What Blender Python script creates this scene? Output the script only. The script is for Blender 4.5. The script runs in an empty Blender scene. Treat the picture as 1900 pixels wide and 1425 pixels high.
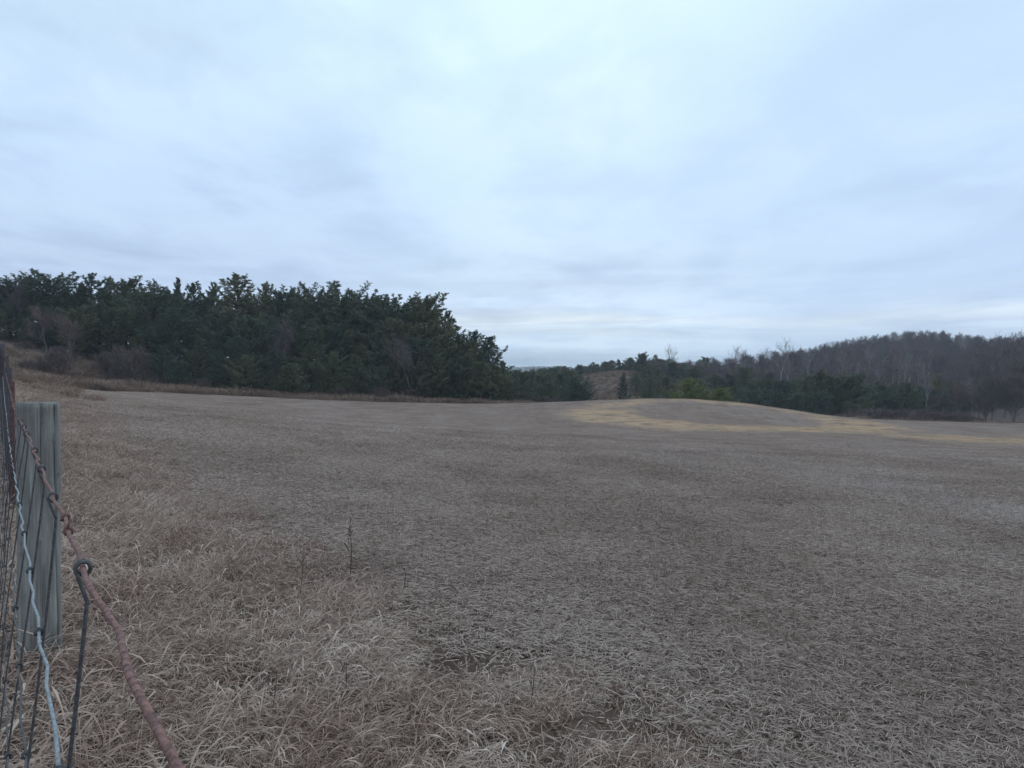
import bpy, math, random
import numpy as np
from mathutils import Vector
rng = np.random.default_rng(7)
random.seed(7)
PI = math.pi
# ------------------------------------------------------------------ camera, world, sun, exposure
sc = bpy.context.scene
C = sc.collection
CAM_Z, F, HOR = 1.25, 1450.0, 690.0        # camera height (m), focal length and horizon row in photo pixels
cam_d = bpy.data.cameras.new('camera'); cam = bpy.data.objects.new('camera', cam_d); C.objects.link(cam)
cam_d.sensor_width = 36; cam_d.lens = F/1900*36; cam_d.clip_start = 0.02; cam_d.clip_end = 9000
cam.location = (0, 0, CAM_Z); cam.rotation_euler = (PI/2-math.atan((712.5-HOR)/F), 0, 0)
sc.camera = cam
sc.render.engine = 'CYCLES'
sc.cycles.max_bounces = 4; sc.cycles.diffuse_bounces = 2; sc.cycles.glossy_bounces = 1
sc.cycles.transmission_bounces = 0; sc.cycles.volume_bounces = 0; sc.cycles.transparent_max_bounces = 4
sc.cycles.use_denoising = True
sc.view_settings.view_transform = 'Standard'; sc.view_settings.look = 'None'
sc.view_settings.exposure = 0; sc.view_settings.gamma = 1; sc.view_settings.use_curve_mapping = False

def srgb(r, g, b):
    f = lambda c: (c/255/12.92) if c <= 10 else ((c/255+.055)/1.055)**2.4
    return (f(r), f(g), f(b), 1)

W = bpy.data.worlds.new('World'); sc.world = W; W.use_nodes = True
nt = W.node_tree; nt.nodes.clear()
def N(t, typ, **kw):
    n = t.nodes.new(typ)
    for k, v in kw.items(): setattr(n, k, v)
    return n
def L(t, a, b): t.links.new(a, b)
def MATH(t, op, a, b=None, clamp=False):
    n = N(t, 'ShaderNodeMath', operation=op, use_clamp=clamp)
    for i, v in enumerate((a, b)):
        if v is None: continue
        if isinstance(v, (int, float)): n.inputs[i].default_value = v
        else: L(t, v, n.inputs[i])
    return n.outputs[0]
def RAMP(t, fac, stops, interp='LINEAR'):
    n = N(t, 'ShaderNodeValToRGB'); n.color_ramp.interpolation = interp
    e = n.color_ramp.elements
    while len(e) < len(stops): e.new(0.5)
    for i, (p, c) in enumerate(stops):
        e[i].position = p; e[i].color = c if len(c) == 4 else (*c, 1)
    L(t, fac, n.inputs[0]); return n.outputs[0]
def MIX(t, fac, a, b, mode='MIX'):
    n = N(t, 'ShaderNodeMix', data_type='RGBA', blend_type=mode)
    for s, v in ((n.inputs[0], fac), (n.inputs[6], a), (n.inputs[7], b)):
        if isinstance(v, (int, float)): s.default_value = v
        elif isinstance(v, tuple): s.default_value = v if len(v) == 4 else (*v, 1)
        else: L(t, v, s)
    return n.outputs[2]
def MAPR(t, v, a, b, c, d, smooth=False):
    n = N(t, 'ShaderNodeMapRange', clamp=True)
    if smooth: n.interpolation_type = 'SMOOTHSTEP'
    L(t, v, n.inputs[0])
    for i, x in enumerate((a, b, c, d)): n.inputs[i+1].default_value = x
    return n.outputs[0]
def NOISE(t, vec, scale, detail=4, rough=.5, dist=0):
    n = N(t, 'ShaderNodeTexNoise'); n.inputs['Scale'].default_value = scale
    n.inputs['Detail'].default_value = detail; n.inputs['Roughness'].default_value = rough
    n.inputs['Distortion'].default_value = dist
    if vec is not None: L(t, vec, n.inputs['Vector'])
    return n.outputs[0]
def MAPPING(t, vec, scale=(1, 1, 1), rot=(0, 0, 0), loc=(0, 0, 0)):
    n = N(t, 'ShaderNodeMapping'); L(t, vec, n.inputs[0])
    n.inputs['Scale'].default_value = scale; n.inputs['Rotation'].default_value = rot; n.inputs['Location'].default_value = loc
    return n.outputs[0]

SUN_EL, SUN_AZ = 22, 70          # degrees; weak light from the front right, behind the cloud
tc = N(nt, 'ShaderNodeTexCoord').outputs['Generated']
sep = N(nt, 'ShaderNodeSeparateXYZ'); L(nt, tc, sep.inputs[0])
zc = MATH(nt, 'MAXIMUM', sep.outputs[2], 0.0)
zz = MATH(nt, 'ADD', zc, 0.10)
pv = N(nt, 'ShaderNodeCombineXYZ')
L(nt, MATH(nt, 'DIVIDE', sep.outputs[0], zz), pv.inputs[0]); L(nt, MATH(nt, 'DIVIDE', sep.outputs[1], zz), pv.inputs[1])
P = pv.outputs[0]
n1 = NOISE(nt, MAPPING(nt, P, (.55, .8, 1), (0, 0, -.5), (3.1, 1.7, 0)), .8, 3, .45, .2)
n2 = NOISE(nt, MAPPING(nt, P, (1.25, .8, 1), (0, 0, -.6), (9.3, 4.4, 0)), 1.4, 7, .55, .2)
ez = MATH(nt, 'ADD', zc, MATH(nt, 'MULTIPLY', MATH(nt, 'MULTIPLY', MATH(nt, 'SUBTRACT', n1, .5), .16), MAPR(nt, zc, 0, .2, .12, 1)))
grad = RAMP(nt, ez, [(0, srgb(196, 215, 238)), (.030, srgb(205, 222, 243)), (.045, srgb(208, 223, 243)), (.060, srgb(232, 240, 249)), (.080, srgb(204, 218, 240)),
                     (.12, srgb(190, 207, 232)), (.15, srgb(196, 213, 237)), (.20, srgb(197, 216, 241)), (.29, srgb(207, 227, 248)), (.38, srgb(214, 235, 250)),
                     (.7, srgb(216, 236, 251))])
sh = RAMP(nt, n2, [(.32, (.79, .81, .865)), (.46, (.915, .925, .955)), (.54, (1.0, 1.0, 1.0)), (.62, (1.03, 1.03, 1.02)), (.70, (1.0, 1.0, 1.0))], 'LINEAR')
cloud = MIX(nt, 1.0, MIX(nt, 1.0, grad, sh, 'MULTIPLY'), (.94, .99, 1.005), 'MULTIPLY')
# streaky bands of cloud low over the horizon
azv = N(nt, 'ShaderNodeCombineXYZ')
L(nt, MATH(nt, 'ARCTAN2', sep.outputs[0], sep.outputs[1]), azv.inputs[0]); L(nt, zc, azv.inputs[1])
nb = NOISE(nt, MAPPING(nt, azv.outputs[0], (1.6, 30, 1), (0, 0, 0.0), (2.2, .6, 0)), 1.4, 5, .55, .6)
bandamt = MAPR(nt, zc, .05, .17, 1, 0, True)
bs = MAPR(nt, nb, .36, .64, .84, 1.10, True)
cloud = MIX(nt, bandamt, cloud, MIX(nt, 1.0, cloud, bs, 'MULTIPLY'))
def lobe(px, py, inner, outer):
    v = Vector(((px-950)/F, 1, (HOR-py)/F)).normalized()
    n = N(nt, 'ShaderNodeVectorMath', operation='DOT_PRODUCT'); L(nt, tc, n.inputs[0]); n.inputs[1].default_value = v
    v_ = MAPR(nt, n.outputs['Value'], math.cos(math.radians(outer)), math.cos(math.radians(inner)), 0, 1, True)
    return MATH(nt, 'MULTIPLY', v_, MAPR(nt, n1, .3, .62, .25, 1.15), True)
cloud = MIX(nt, MATH(nt, 'MULTIPLY', lobe(1450, 600, 0, 16), .6), cloud, MIX(nt, 1.0, cloud, (1.22, 1.17, 1.08), 'MULTIPLY'))   # creamy break low on the right
cloud = MIX(nt, MATH(nt, 'MULTIPLY', lobe(1330, 130, 0, 34), .4), cloud, srgb(222, 243, 254))       # thin cloud, brighter
cloud = MIX(nt, MATH(nt, 'MULTIPLY', lobe(1790, 410, 0, 26), .55), cloud, srgb(172, 197, 232))       # blue-grey thicker cloud
cloud = MIX(nt, MATH(nt, 'MULTIPLY', lobe(150, 430, 0, 26), .3), cloud, srgb(186, 203, 228))
sky = N(nt, 'ShaderNodeTexSky', sky_type='NISHITA'); sky.sun_disc = False
sky.sun_elevation = math.radians(SUN_EL); sky.sun_rotation = math.radians(SUN_AZ)
bg1 = N(nt, 'ShaderNodeBackground'); bg1.inputs[1].default_value = 0.06; L(nt, sky.outputs[0], bg1.inputs[0])
bg2 = N(nt, 'ShaderNodeBackground'); bg2.inputs[1].default_value = 1.24; L(nt, cloud, bg2.inputs[0])
ms = N(nt, 'ShaderNodeMixShader'); ms.inputs[0].default_value = .93
L(nt, bg1.outputs[0], ms.inputs[1]); L(nt, bg2.outputs[0], ms.inputs[2])
wo = N(nt, 'ShaderNodeOutputWorld'); L(nt, ms.outputs[0], wo.inputs[0])

sd = bpy.data.lights.new('sun', 'SUN'); sd.energy = 0.5; sd.angle = math.radians(35); sd.color = (1, .96, .92)
sun = bpy.data.objects.new('sun', sd); C.objects.link(sun)
a_, e_ = math.radians(SUN_AZ), math.radians(SUN_EL)
sun.rotation_euler = Vector((math.sin(a_)*math.cos(e_), math.cos(a_)*math.cos(e_), math.sin(e_))).to_track_quat('Z', 'Y').to_euler()

# ------------------------------------------------------------------ helpers
def nrm(v): return v/np.maximum(np.linalg.norm(v, axis=-1, keepdims=True), 1e-9)
class MB:
    """collects triangles and builds one mesh"""
    def __init__(s): s.v = []; s.f = []; s.n = 0
    def add(s, v, f):
        s.v.append(np.asarray(v, float)); s.f.append(np.asarray(f, int)+s.n); s.n += len(v)
    def tube(s, pts, rad, k=5, cap=True):
        pts = np.asarray(pts, float); n = len(pts); rad = np.broadcast_to(np.asarray(rad, float), (n,))
        t = np.gradient(pts, axis=0); t = nrm(t)
        up = np.array([0, 0, 1.]) if abs(t[0][2]) < .9 else np.array([1., 0, 0])
        a = nrm(np.cross(t, up)); b = np.cross(t, a)
        th = np.arange(k)*2*PI/k
        ring = pts[:, None, :]+rad[:, None, None]*(np.cos(th)[None, :, None]*a[:, None, :]+np.sin(th)[None, :, None]*b[:, None, :])
        v = ring.reshape(-1, 3); i = np.arange(n-1)[:, None]*k; j = np.arange(k)[None, :]; j2 = (j+1) % k
        q = np.stack([i+j, i+j2, i+k+j2, i+k+j], -1).reshape(-1, 4)
        f = np.concatenate([q[:, [0, 1, 2]], q[:, [0, 2, 3]]])
        if cap and k > 3:
            c = [[0, m+1, m] for m in range(1, k-1)]; e = [[(n-1)*k, (n-1)*k+m, (n-1)*k+m+1] for m in range(1, k-1)]
            f = np.concatenate([f, c, e])
        s.add(v, f)
    def tris(s, a, b, c):
        n = len(a); v = np.stack([a, b, c], 1).reshape(-1, 3); s.add(v, np.arange(3*n).reshape(-1, 3))
    def ribbons(s, pts, side, w):
        """pts (N,K,3), side (N,K,3) unit, w (N,K)"""
        n, k, _ = pts.shape
        v = np.stack([pts-side*w[..., None]/2, pts+side*w[..., None]/2], 2).reshape(-1, 3)
        base = (np.arange(n)*k*2)[:, None]+np.arange(k-1)[None, :]*2
        f = np.stack([base, base+1, base+3, base, base+3, base+2], -1).reshape(-1, 3)
        s.add(v, f)
    def box(s, lo, hi):
        x0, y0, z0 = lo; x1, y1, z1 = hi
        v = [(x0, y0, z0), (x1, y0, z0), (x1, y1, z0), (x0, y1, z0), (x0, y0, z1), (x1, y0, z1), (x1, y1, z1), (x0, y1, z1)]
        q = [(0, 3, 2, 1), (4, 5, 6, 7), (0, 1, 5, 4), (1, 2, 6, 5), (2, 3, 7, 6), (3, 0, 4, 7)]
        s.add(v, [t for a in q for t in ((a[0], a[1], a[2]), (a[0], a[2], a[3]))])
    def mesh(s, name, mat, smooth=False):
        v = np.concatenate(s.v); f = np.concatenate(s.f)
        me = bpy.data.meshes.new(name)
        me.vertices.add(len(v)); me.vertices.foreach_set('co', v.astype(np.float32).ravel())
        me.loops.add(len(f)*3); me.loops.foreach_set('vertex_index', f.astype(np.int32).ravel())
        me.polygons.add(len(f)); me.polygons.foreach_set('loop_start', np.arange(len(f), dtype=np.int32)*3)
        if smooth: me.polygons.foreach_set('use_smooth', np.ones(len(f), bool))
        me.update(calc_edges=True); me.materials.append(mat); return me
def obj(name, me, parent=None, link=True):
    o = bpy.data.objects.new(name, me)
    if link: C.objects.link(o)
    if parent: o.parent = parent
    return o
def tag(o, label=None, cat=None, group=None, kind=None):
    if label: o['label'] = label
    if cat: o['category'] = cat
    if group: o['group'] = group
    if kind: o['kind'] = kind
    return o

# ------------------------------------------------------------------ materials
def material(name, rough=.9, spec=.2):
    m = bpy.data.materials.new(name); m.use_nodes = True; t = m.node_tree
    b = t.nodes['Principled BSDF']; b.inputs['Roughness'].default_value = rough
    b.inputs['Specular IOR Level'].default_value = spec
    return m, t, b
def island_mat(name, stops, rough=.85, patch=None, trans=0, objrand=None, spec=.15):
    """colour differs from blade to blade (or needle to needle) and drifts over the ground"""
    m, t, b = material(name, rough, spec)
    g = N(t, 'ShaderNodeNewGeometry')
    fac = g.outputs['Random Per Island']
    if patch:
        nz = NOISE(t, g.outputs['Position'], patch[0], 3, .6)
        fac = MATH(t, 'ADD', MATH(t, 'MULTIPLY', fac, 1-patch[1]), MATH(t, 'MULTIPLY', MAPR(t, nz, .3, .7, 0, 1), patch[1]))
    col = RAMP(t, fac, stops)
    if objrand:
        oi = N(t, 'ShaderNodeObjectInfo')
        col = MIX(t, objrand[0], col, RAMP(t, oi.outputs['Random'], objrand[1]), 'MULTIPLY')
    L(t, col, b.inputs['Base Color'])
    return m, t, b, col
def masked(t, b, col, golden):
    gp0 = N(t, 'ShaderNodeNewGeometry').outputs['Position']
    col = MIX(t, 1.0, col, RAMP(t, NOISE(t, MAPPING(t, gp0, (1, .25, 1), (0, 0, -math.atan2(.657, 1))), .22, 5, .6, .6), [(.32, (.84, .78, .75)), (.5, (1, .97, .95)), (.66, (1.06, 1.06, 1.08))]), 'MULTIPLY')
    at = N(t, 'ShaderNodeAttribute', attribute_type='INSTANCER', attribute_name='ring')
    gp = N(t, 'ShaderNodeNewGeometry').outputs['Position']
    gg = RAMP(t, NOISE(t, MAPPING(t, gp, (.6, 1, 1)), .9, 7, .75), [(.38, (.26, .20, .165)), (.47, (.50, .37, .27)), (.54, (.64, .46, .30)), (.60, (.52, .315, .21)), (.68, (.27, .21, .17))])
    nn_ = NOISE(t, gp, .4, 7, .75)
    f_ = MAPR(t, MATH(t, 'ADD', at.outputs['Fac'], MATH(t, 'MULTIPLY', MATH(t, 'SUBTRACT', nn_, .5), 1.9)), .2, .75, 0, .92)
    c = MIX(t, MATH(t, 'MULTIPLY', f_, MATH(t, 'GREATER_THAN', at.outputs['Fac'], .03)), col, gg); L(t, c, b.inputs['Base Color'])

ROWANG = math.atan2(.657, 1)                  # the seed rows run parallel to the fence
M = {}
def ground_material():
    m, t, b = material('field_soil', .95, .1)
    g = N(t, 'ShaderNodeNewGeometry').outputs['Position']
    at = N(t, 'ShaderNodeAttribute', attribute_name='mask'); s = N(t, 'ShaderNodeSeparateColor'); L(t, at.outputs['Color'], s.inputs[0])
    along = MAPPING(t, g, (1, .22, 1), (0, 0, -ROWANG))
    big = NOISE(t, along, .35, 5, .6, .4); mid = NOISE(t, along, 2.2, 5, .65); fine = NOISE(t, g, 55, 7, .78)
    soil = RAMP(t, fine, [(.3, (.12, .083, .069)), (.5, (.20, .142, .115)), (.7, (.29, .215, .175))])
    ora = RAMP(t, fine, [(.3, (.13, .083, .06)), (.7, (.29, .19, .135))])
    cover = RAMP(t, fine, [(.3, (.11, .084, .073)), (.46, (.245, .188, .160)), (.56, (.355, .274, .232)), (.7, (.48, .385, .33))])
    c = MIX(t, MAPR(t, mid, .40, .52, 0, 1), soil, cover)
    c = MIX(t, MATH(t, 'MULTIPLY', MAPR(t, mid, .60, .66, 0, 1), MAPR(t, big, .45, .6, 0, 1)), c, ora)
    sa_ = MATH(t, 'ADD', at.outputs['Alpha'], MATH(t, 'MULTIPLY', MATH(t, 'SUBTRACT', NOISE(t, g, 9, 5, .7), .5), .9))
    c = MIX(t, MATH(t, 'MULTIPLY', MAPR(t, sa_, .40, .85, 0, .75), MATH(t, 'GREATER_THAN', at.outputs['Alpha'], .03)), c, ora)
    tint = RAMP(t, NOISE(t, along, .16, 4, .6, .8), [(.3, (.88, .83, .80)), (.5, (1, .97, .95)), (.68, (1.08, 1.08, 1.10))])
    c = MIX(t, 1.0, c, tint, 'MULTIPLY')
    gold = RAMP(t, NOISE(t, MAPPING(t, g, (.6, 1, 1)), .9, 7, .75), [(.36, (.20, .15, .12)), (.46, (.40, .295, .22)), (.54, (.57, .41, .265)), (.60, (.47, .285, .19)), (.68, (.30, .22, .17))])
    edge = MATH(t, 'ADD', s.outputs[0], MATH(t, 'MULTIPLY', MATH(t, 'SUBTRACT', NOISE(t, g, .4, 7, .75), .5), 1.9))
    c = MIX(t, MATH(t, 'MULTIPLY', MAPR(t, edge, .3, .75, 0, 1), MATH(t, 'GREATER_THAN', s.outputs[0], .03)), c, gold)
    weedy = RAMP(t, NOISE(t, g, 3, 6, .7), [(.3, (.09, .058, .045)), (.5, (.17, .115, .09)), (.7, (.27, .20, .15))])
    c = MIX(t, s.outputs[1], c, weedy)
    litter = RAMP(t, NOISE(t, g, 1.1, 6, .7), [(.3, (.06, .045, .045)), (.7, (.15, .11, .105))])
    c = MIX(t, s.outputs[2], c, litter)
    L(t, c, b.inputs['Base Color'])
    bp = N(t, 'ShaderNodeBump'); bp.inputs['Strength'].default_value = .9; bp.inputs['Distance'].default_value = .035
    L(t, MATH(t, 'ADD', fine, MATH(t, 'MULTIPLY', NOISE(t, g, 7, 4, .6), 1.6)), bp.inputs['Height']); L(t, bp.outputs[0], b.inputs['Normal'])
    return m
M['ground'] = ground_material()
m, t, b, col = island_mat('crop_residue', [(0, (.13, .097, .083)), (.25, (.28, .217, .186)), (.6, (.415, .333, .292)), (.94, (.51, .43, .385)), (1, (.60, .515, .46))], .8, (.5, .35))
masked(t, b, col, (.50, .38, .21, 1)); M['residue'] = m
M['grass'] = island_mat('dry_grass', [(0, (.11, .062, .049)), (.2, (.22, .138, .108)), (.5, (.36, .255, .205)), (.8, (.49, .38, .315)), (1, (.66, .55, .475))], .7, (2.2, .45))[0]
M['weeds'] = island_mat('weedy_grass', [(0, (.09, .055, .042)), (.4, (.21, .14, .11)), (.8, (.32, .235, .185)), (1, (.42, .34, .27))], .8, (.25, .5))[0]
M['needles'] = island_mat('pine_needles', [(0, (.066, .080, .060)), (.5, (.122, .150, .108)), (1, (.21, .24, .17))], .6, (.35, .4), objrand=(1.0, [(0, (.70, .78, .85)), (.35, (1, 1, 1)), (.7, (1.2, 1.12, .92)), (1, (1.55, 1.25, 1.05))]))[0]
M['yellow_needles'] = island_mat('yellow_green_leaves', [(0, (.10, .12, .04)), (.5, (.20, .23, .07)), (1, (.32, .34, .12))], .6, (.5, .4))[0]
def bark(name, a, c_, sc_=6):
    m, t, b = material(name, .95, .1)
    oc = N(t, 'ShaderNodeTexCoord').outputs['Object']
    nz = NOISE(t, MAPPING(t, oc, (1, 1, .3)), sc_, 5, .65)
    L(t, RAMP(t, nz, [(.3, a), (.7, c_)]), b.inputs['Base Color']); return m
M['pine_bark'] = bark('pine_bark', (.045, .032, .028), (.12, .085, .07))
M['bark'] = bark('grey_bark', (.07, .06, .062), (.19, .165, .165))
M['pale_bark'] = bark('pale_bark', (.15, .135, .135), (.36, .33, .325), 3)
M['mid_bark'] = bark('mid_bark', (.13, .115, .11), (.30, .27, .26), 3)
M['twigs'] = island_mat('bare_twigs', [(0, (.065, .052, .057)), (.6, (.14, .112, .118)), (1, (.23, .19, .19))], .9, objrand=(1.0, [(0, (.8, .78, .85)), (.5, (1, 1, 1)), (1, (1.3, 1.1, 1.05))]))[0]
M['pale_twigs'] = island_mat('pale_twigs', [(0, (.12, .10, .10)), (1, (.34, .30, .29))], .9)[0]
M['brush'] = island_mat('brush_twigs', [(0, (.075, .055, .056)), (.6, (.15, .115, .113)), (1, (.25, .195, .18))], .9, (.4, .3))[0]
def post_material():
    m, t, b = material('weathered_timber', .9, .15)
    oc = N(t, 'ShaderNodeTexCoord').outputs['Object']
    gr = NOISE(t, MAPPING(t, oc, (110, 110, 2.6)), 1, 6, .75, .5); bl = NOISE(t, MAPPING(t, oc, (7, 7, 2)), 1, 5, .65)
    c = RAMP(t, gr, [(.32, (.12, .117, .112)), (.45, (.205, .203, .195)), (.56, (.25, .248, .24)), (.70, (.36, .355, .34))])
    c = MIX(t, 1.0, c, RAMP(t, bl, [(.32, (.60, .56, .54)), (.5, (1, .98, .96)), (.7, (1.12, 1.14, 1.12))]), 'MULTIPLY')
    c = MIX(t, MAPR(t, NOISE(t, MAPPING(t, oc, (30, 30, 12)), 1, 5, .7), .58, .68, 0, .7), c, (.13, .115, .105))
    L(t, c, b.inputs['Base Color'])
    bp = N(t, 'ShaderNodeBump'); bp.inputs['Strength'].default_value = .8; bp.inputs['Distance'].default_value = .003
    L(t, gr, bp.inputs['Height']); L(t, bp.outputs[0], b.inputs['Normal']); return m
M['timber'] = post_material()
def metal(name, a, c_, rough, met=.0, sc_=210):
    m, t, b = material(name, rough, .4)
    oc = N(t, 'ShaderNodeTexCoord').outputs['Object']
    nz = NOISE(t, oc, sc_, 4, .65); L(t, RAMP(t, nz, [(.35, a), (.65, c_)]), b.inputs['Base Color'])
    b.inputs['Metallic'].default_value = met
    bp = N(t, 'ShaderNodeBump'); bp.inputs['Strength'].default_value = .7; bp.inputs['Distance'].default_value = .001
    L(t, nz, bp.inputs['Height']); L(t, bp.outputs[0], b.inputs['Normal']); return m
M['rust'] = metal('rusty_wire', (.085, .045, .042), (.27, .14, .12), .85)
M['zinc'] = metal('galvanised_wire', (.12, .135, .15), (.32, .355, .385), .55)
M['old_wire'] = metal('dull_wire', (.042, .040, .044), (.105, .10, .104), .7)
M['rust_post'] = metal('rusty_steel', (.07, .035, .035), (.13, .065, .06), .85, sc_=30)
M['dark_post'] = metal('dark_timber', (.045, .038, .042), (.085, .07, .078), .9, sc_=20)
M['stalk'] = metal('pale_stalk', (.26, .215, .18), (.42, .37, .32), .8, sc_=30)
M['pebble'] = metal('pale_stone', (.28, .25, .23), (.48, .44, .42), .8, sc_=20)
M['dark_stem'] = metal('dark_stem', (.05, .036, .034), (.09, .065, .058), .9, sc_=20)

# ------------------------------------------------------------------ terrain
def W3(px, py, d): return ((px-950)/F*d, d, CAM_Z-(py-HOR)/F*d)
ctrl = [(0, 0, 0), (4, 0, -.09), (-1.9, 2.65, .25), (-3.6, 5.6, .22), (-5.5, 8.5, .36), (-10, 15, .62), (-20, 30, 1.0),
        (-3, 0, .25), (-8, 4, .7), (-16, 12, 1.5), (0, 10, -.25), (8, 10, -.55), (0, 25, -.75), (14, 22, -1.25), (-8, 25, -.1),
        W3(150, 721, 74), W3(320, 729, 78), W3(500, 738, 82), W3(700, 746, 85), W3(950, 753, 88), W3(820, 770, 60), W3(400, 770, 42), W3(250, 745, 50),
        W3(1100, 743.5, 74), W3(1240, 740, 72), W3(1400, 752, 70), W3(1550, 774, 68), W3(1700, 782, 72), W3(1900, 787, 76), W3(2050, 790, 78),
        W3(1060, 769, 56), W3(1250, 803, 44), W3(1450, 806, 43), W3(1850, 822, 40), W3(1250, 771, 57), W3(1450, 784, 55), W3(1000, 800, 42),
        (17, 92, -4.3), (32, 90, -5.2), (48, 98, -6.5), (70, 110, -6.5), (8, 96, -3.8), (0, 104, -3.2), (30, 130, -8.5), (80, 140, -7), (10, 130, -6.5),
        W3(150, 697, 86), W3(60, 655, 88), W3(0, 642, 84), (-70, 84, 6.5), W3(30, 716, 58), W3(300, 712, 92), W3(500, 727, 96), W3(700, 738, 100),
        (-60, 130, 5.5), (-100, 110, 8.5), (-40, 130, 1.8), (-20, 130, -1.2), (-50, 200, 0), (-100, 220, 3), (0, 180, -9), (-20, 300, -12), (-200, 300, 0),
        W3(1120, 738, 165), W3(1140, 697, 215), W3(1060, 700, 240), W3(1000, 715, 240), W3(1250, 700, 215), W3(1200, 696, 280),
        (70, 190, -8), (110, 190, -4), (45, 200, -4.5),
        W3(1300, 695, 350), W3(1450, 682, 350), W3(1580, 663, 350), W3(1700, 649, 350), W3(1800, 660, 345), W3(1600, 705, 260), W3(1750, 700, 260), W3(1450, 712, 260),
        W3(1900, 672, 255), W3(2100, 660, 250), W3(1900, 735, 165), W3(1100, 708, 400), W3(1000, 712, 420), (120, 480, -5), (300, 420, 10), (0, 500, -14), (-150, 480, -10), (300, 250, 12),
        (0, -30, .2), (-40, -30, 4), (40, -30, -2), (-60, 30, 6), (90, 30, -4), (150, 120, -5), (-150, 60, 10), (-120, -80, 7), (120, -100, -4), (0, -150, 1), (250, 50, -3), (-300, 0, 10), (-300, 400, -5), (250, -200, 0), (-250, -200, 5)]
ctrl = np.array(ctrl, float)
def _phi(a, b):
    r2 = ((a[:, None, :2]-b[None, :, :2])**2).sum(-1); return np.sqrt(r2+4.0**2)
_n = len(ctrl); _A = np.zeros((_n+3, _n+3)); _A[:_n, :_n] = _phi(ctrl, ctrl) - 0*np.eye(_n)
_Pm = np.c_[np.ones(_n), ctrl[:, :2]]; _A[:_n, _n:] = _Pm; _A[_n:, :_n] = _Pm.T
_w = np.linalg.solve(_A, np.r_[ctrl[:, 2], 0, 0, 0])
def sstep(a, b, x): t = np.clip((x-a)/(b-a), 0, 1); return t*t*(3-2*t)
def ground(x, y):
    x = np.atleast_1d(np.asarray(x, float)); y = np.atleast_1d(np.asarray(y, float)); out = np.empty(x.shape)
    xf, yf, of = x.ravel(), y.ravel(), np.empty(x.size)
    for i in range(0, x.size, 20000):
        q = np.c_[xf[i:i+20000], yf[i:i+20000]]
        of[i:i+20000] = _phi(q, ctrl)@_w[:_n]+np.c_[np.ones(len(q)), q]@_w[_n:]
    out = of.reshape(x.shape); r = np.hypot(x, y)
    far = -14+np.clip((r-700)/1500, 0, 1)**1.3*17+2.6*np.sin(x/210+1.2)+1.8*np.sin(x/97+y/300)+2*np.sin(y/260)
    k = sstep(430, 720, r)
    z = out*(1-k)+far*k
    z = z+.02*np.sin(x*1.1+.6*y)*np.cos(y*.9-.3*x)*sstep(3, 12, r)+.12*np.sin(x*.16+y*.05)*np.sin(y*.11)*sstep(20, 60, r)*(1-sstep(62, 80, r))
    return z
def gz(x, y): return float(ground(x, y)[0])
def normal(x, y):
    e = .4; a = (ground(x+e, y)-ground(x-e, y))/(2*e); b = (ground(x, y+e)-ground(x, y-e))/(2*e)
    return nrm(np.stack([-a, -b, np.ones_like(a)], -1))
_ex = np.array([-400, 60, 150, 320, 500, 700, 950, 1050, 1240, 1400, 1550, 1700, 1900, 2400]); _ey = np.array([60, 66, 74, 78, 82, 85, 88, 86, 84, 80, 76, 78, 82, 86.])
def field_edge(x, y): return np.interp(950+F*x/np.maximum(y, 1), _ex, _ey)
def margin_off(x, y): return x-(.0655-.657*y)           # metres to the right of the fence line
def vnoise(x, y, s, seed=0):
    r = 0
    for k, (a, b, c) in enumerate([(1.0, .63, 1.1), (-.52, 1.2, 3.7), (1.7, -1.1, .4), (2.3, 1.9, 5.2)]):
        r = r+np.sin((a*x+b*y)*s+c+seed*1.7*(k+1))*np.cos((b*x-a*y)*s*.83+seed+k)/(1+.5*k)
    return r/2
def masks(x, y):
    mo = margin_off(x, y); fe = field_edge(x, y)
    u = 950+F*x/np.maximum(y, 1)
    wob = vnoise(x, y, .9)*.35
    rough = np.maximum(1-sstep(1.5, 2.4+.015*np.maximum(y, 0), mo+wob), sstep(-1, 1, y-fe+wob))
    rough = np.where(y < 1, np.maximum(rough, 1-sstep(1.5, 2.5, mo)), rough)
    # golden straw ring round the mound and the strip running on to the right
    a = (x-15.6)/9.4; bq = (y-58)/11.5
    rr = np.sqrt(a*a+bq*bq); ring = np.exp(-(np.abs(rr-1)/.30)**2.4)
    ring *= np.where(y > 60, .55, 1.0)
    cx = 40+2.2*vnoise(x, y*0, .25)+2
    strip = .85*np.exp(-((y-cx)/6.0)**2)*sstep(15, 24, x)
    ring = np.clip(np.maximum(ring, strip*.95), 0, 1)*(1-rough)
    litter = np.clip(sstep(4, 14, y-fe), 0, 1)*.8*(1-.8*((x > .06*y) & (x < .19*y) & (y > 130) & (y < 250)))
    return ring, rough, litter
def ground_at_pixel(px, py):
    d = 1.0
    for _ in range(400):
        x_ = (px-950)/F*d; z = CAM_Z-(py-HOR)/F*d
        if z <= gz(x_, d): break
        d *= 1.01
    return x_, d, gz(x_, d)
SOIL = []       # places where the straw is thin and orange brown soil shows
for px_, py_, rx_, ry_ in ((868, 1140, .40, .12), (1032, 1163, .22, .10), (960, 1222, .40, .12), (1250, 1385, .30, .09), (1340, 1410, .22, .08), (1500, 1385, .16, .07), (640, 1050, .35, .14),
                          (450, 968, .5, .2), (255, 860, .9, .3), (1000, 1340, .2, .08), (1800, 1310, .2, .08), (1650, 1380, .2, .08), (700, 1100, .3, .1), (1130, 930, .5, .25), (1190, 1290, .3, .08)):
    a_, b_, _ = ground_at_pixel(px_, py_); SOIL.append((a_, b_, rx_, ry_))
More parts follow.
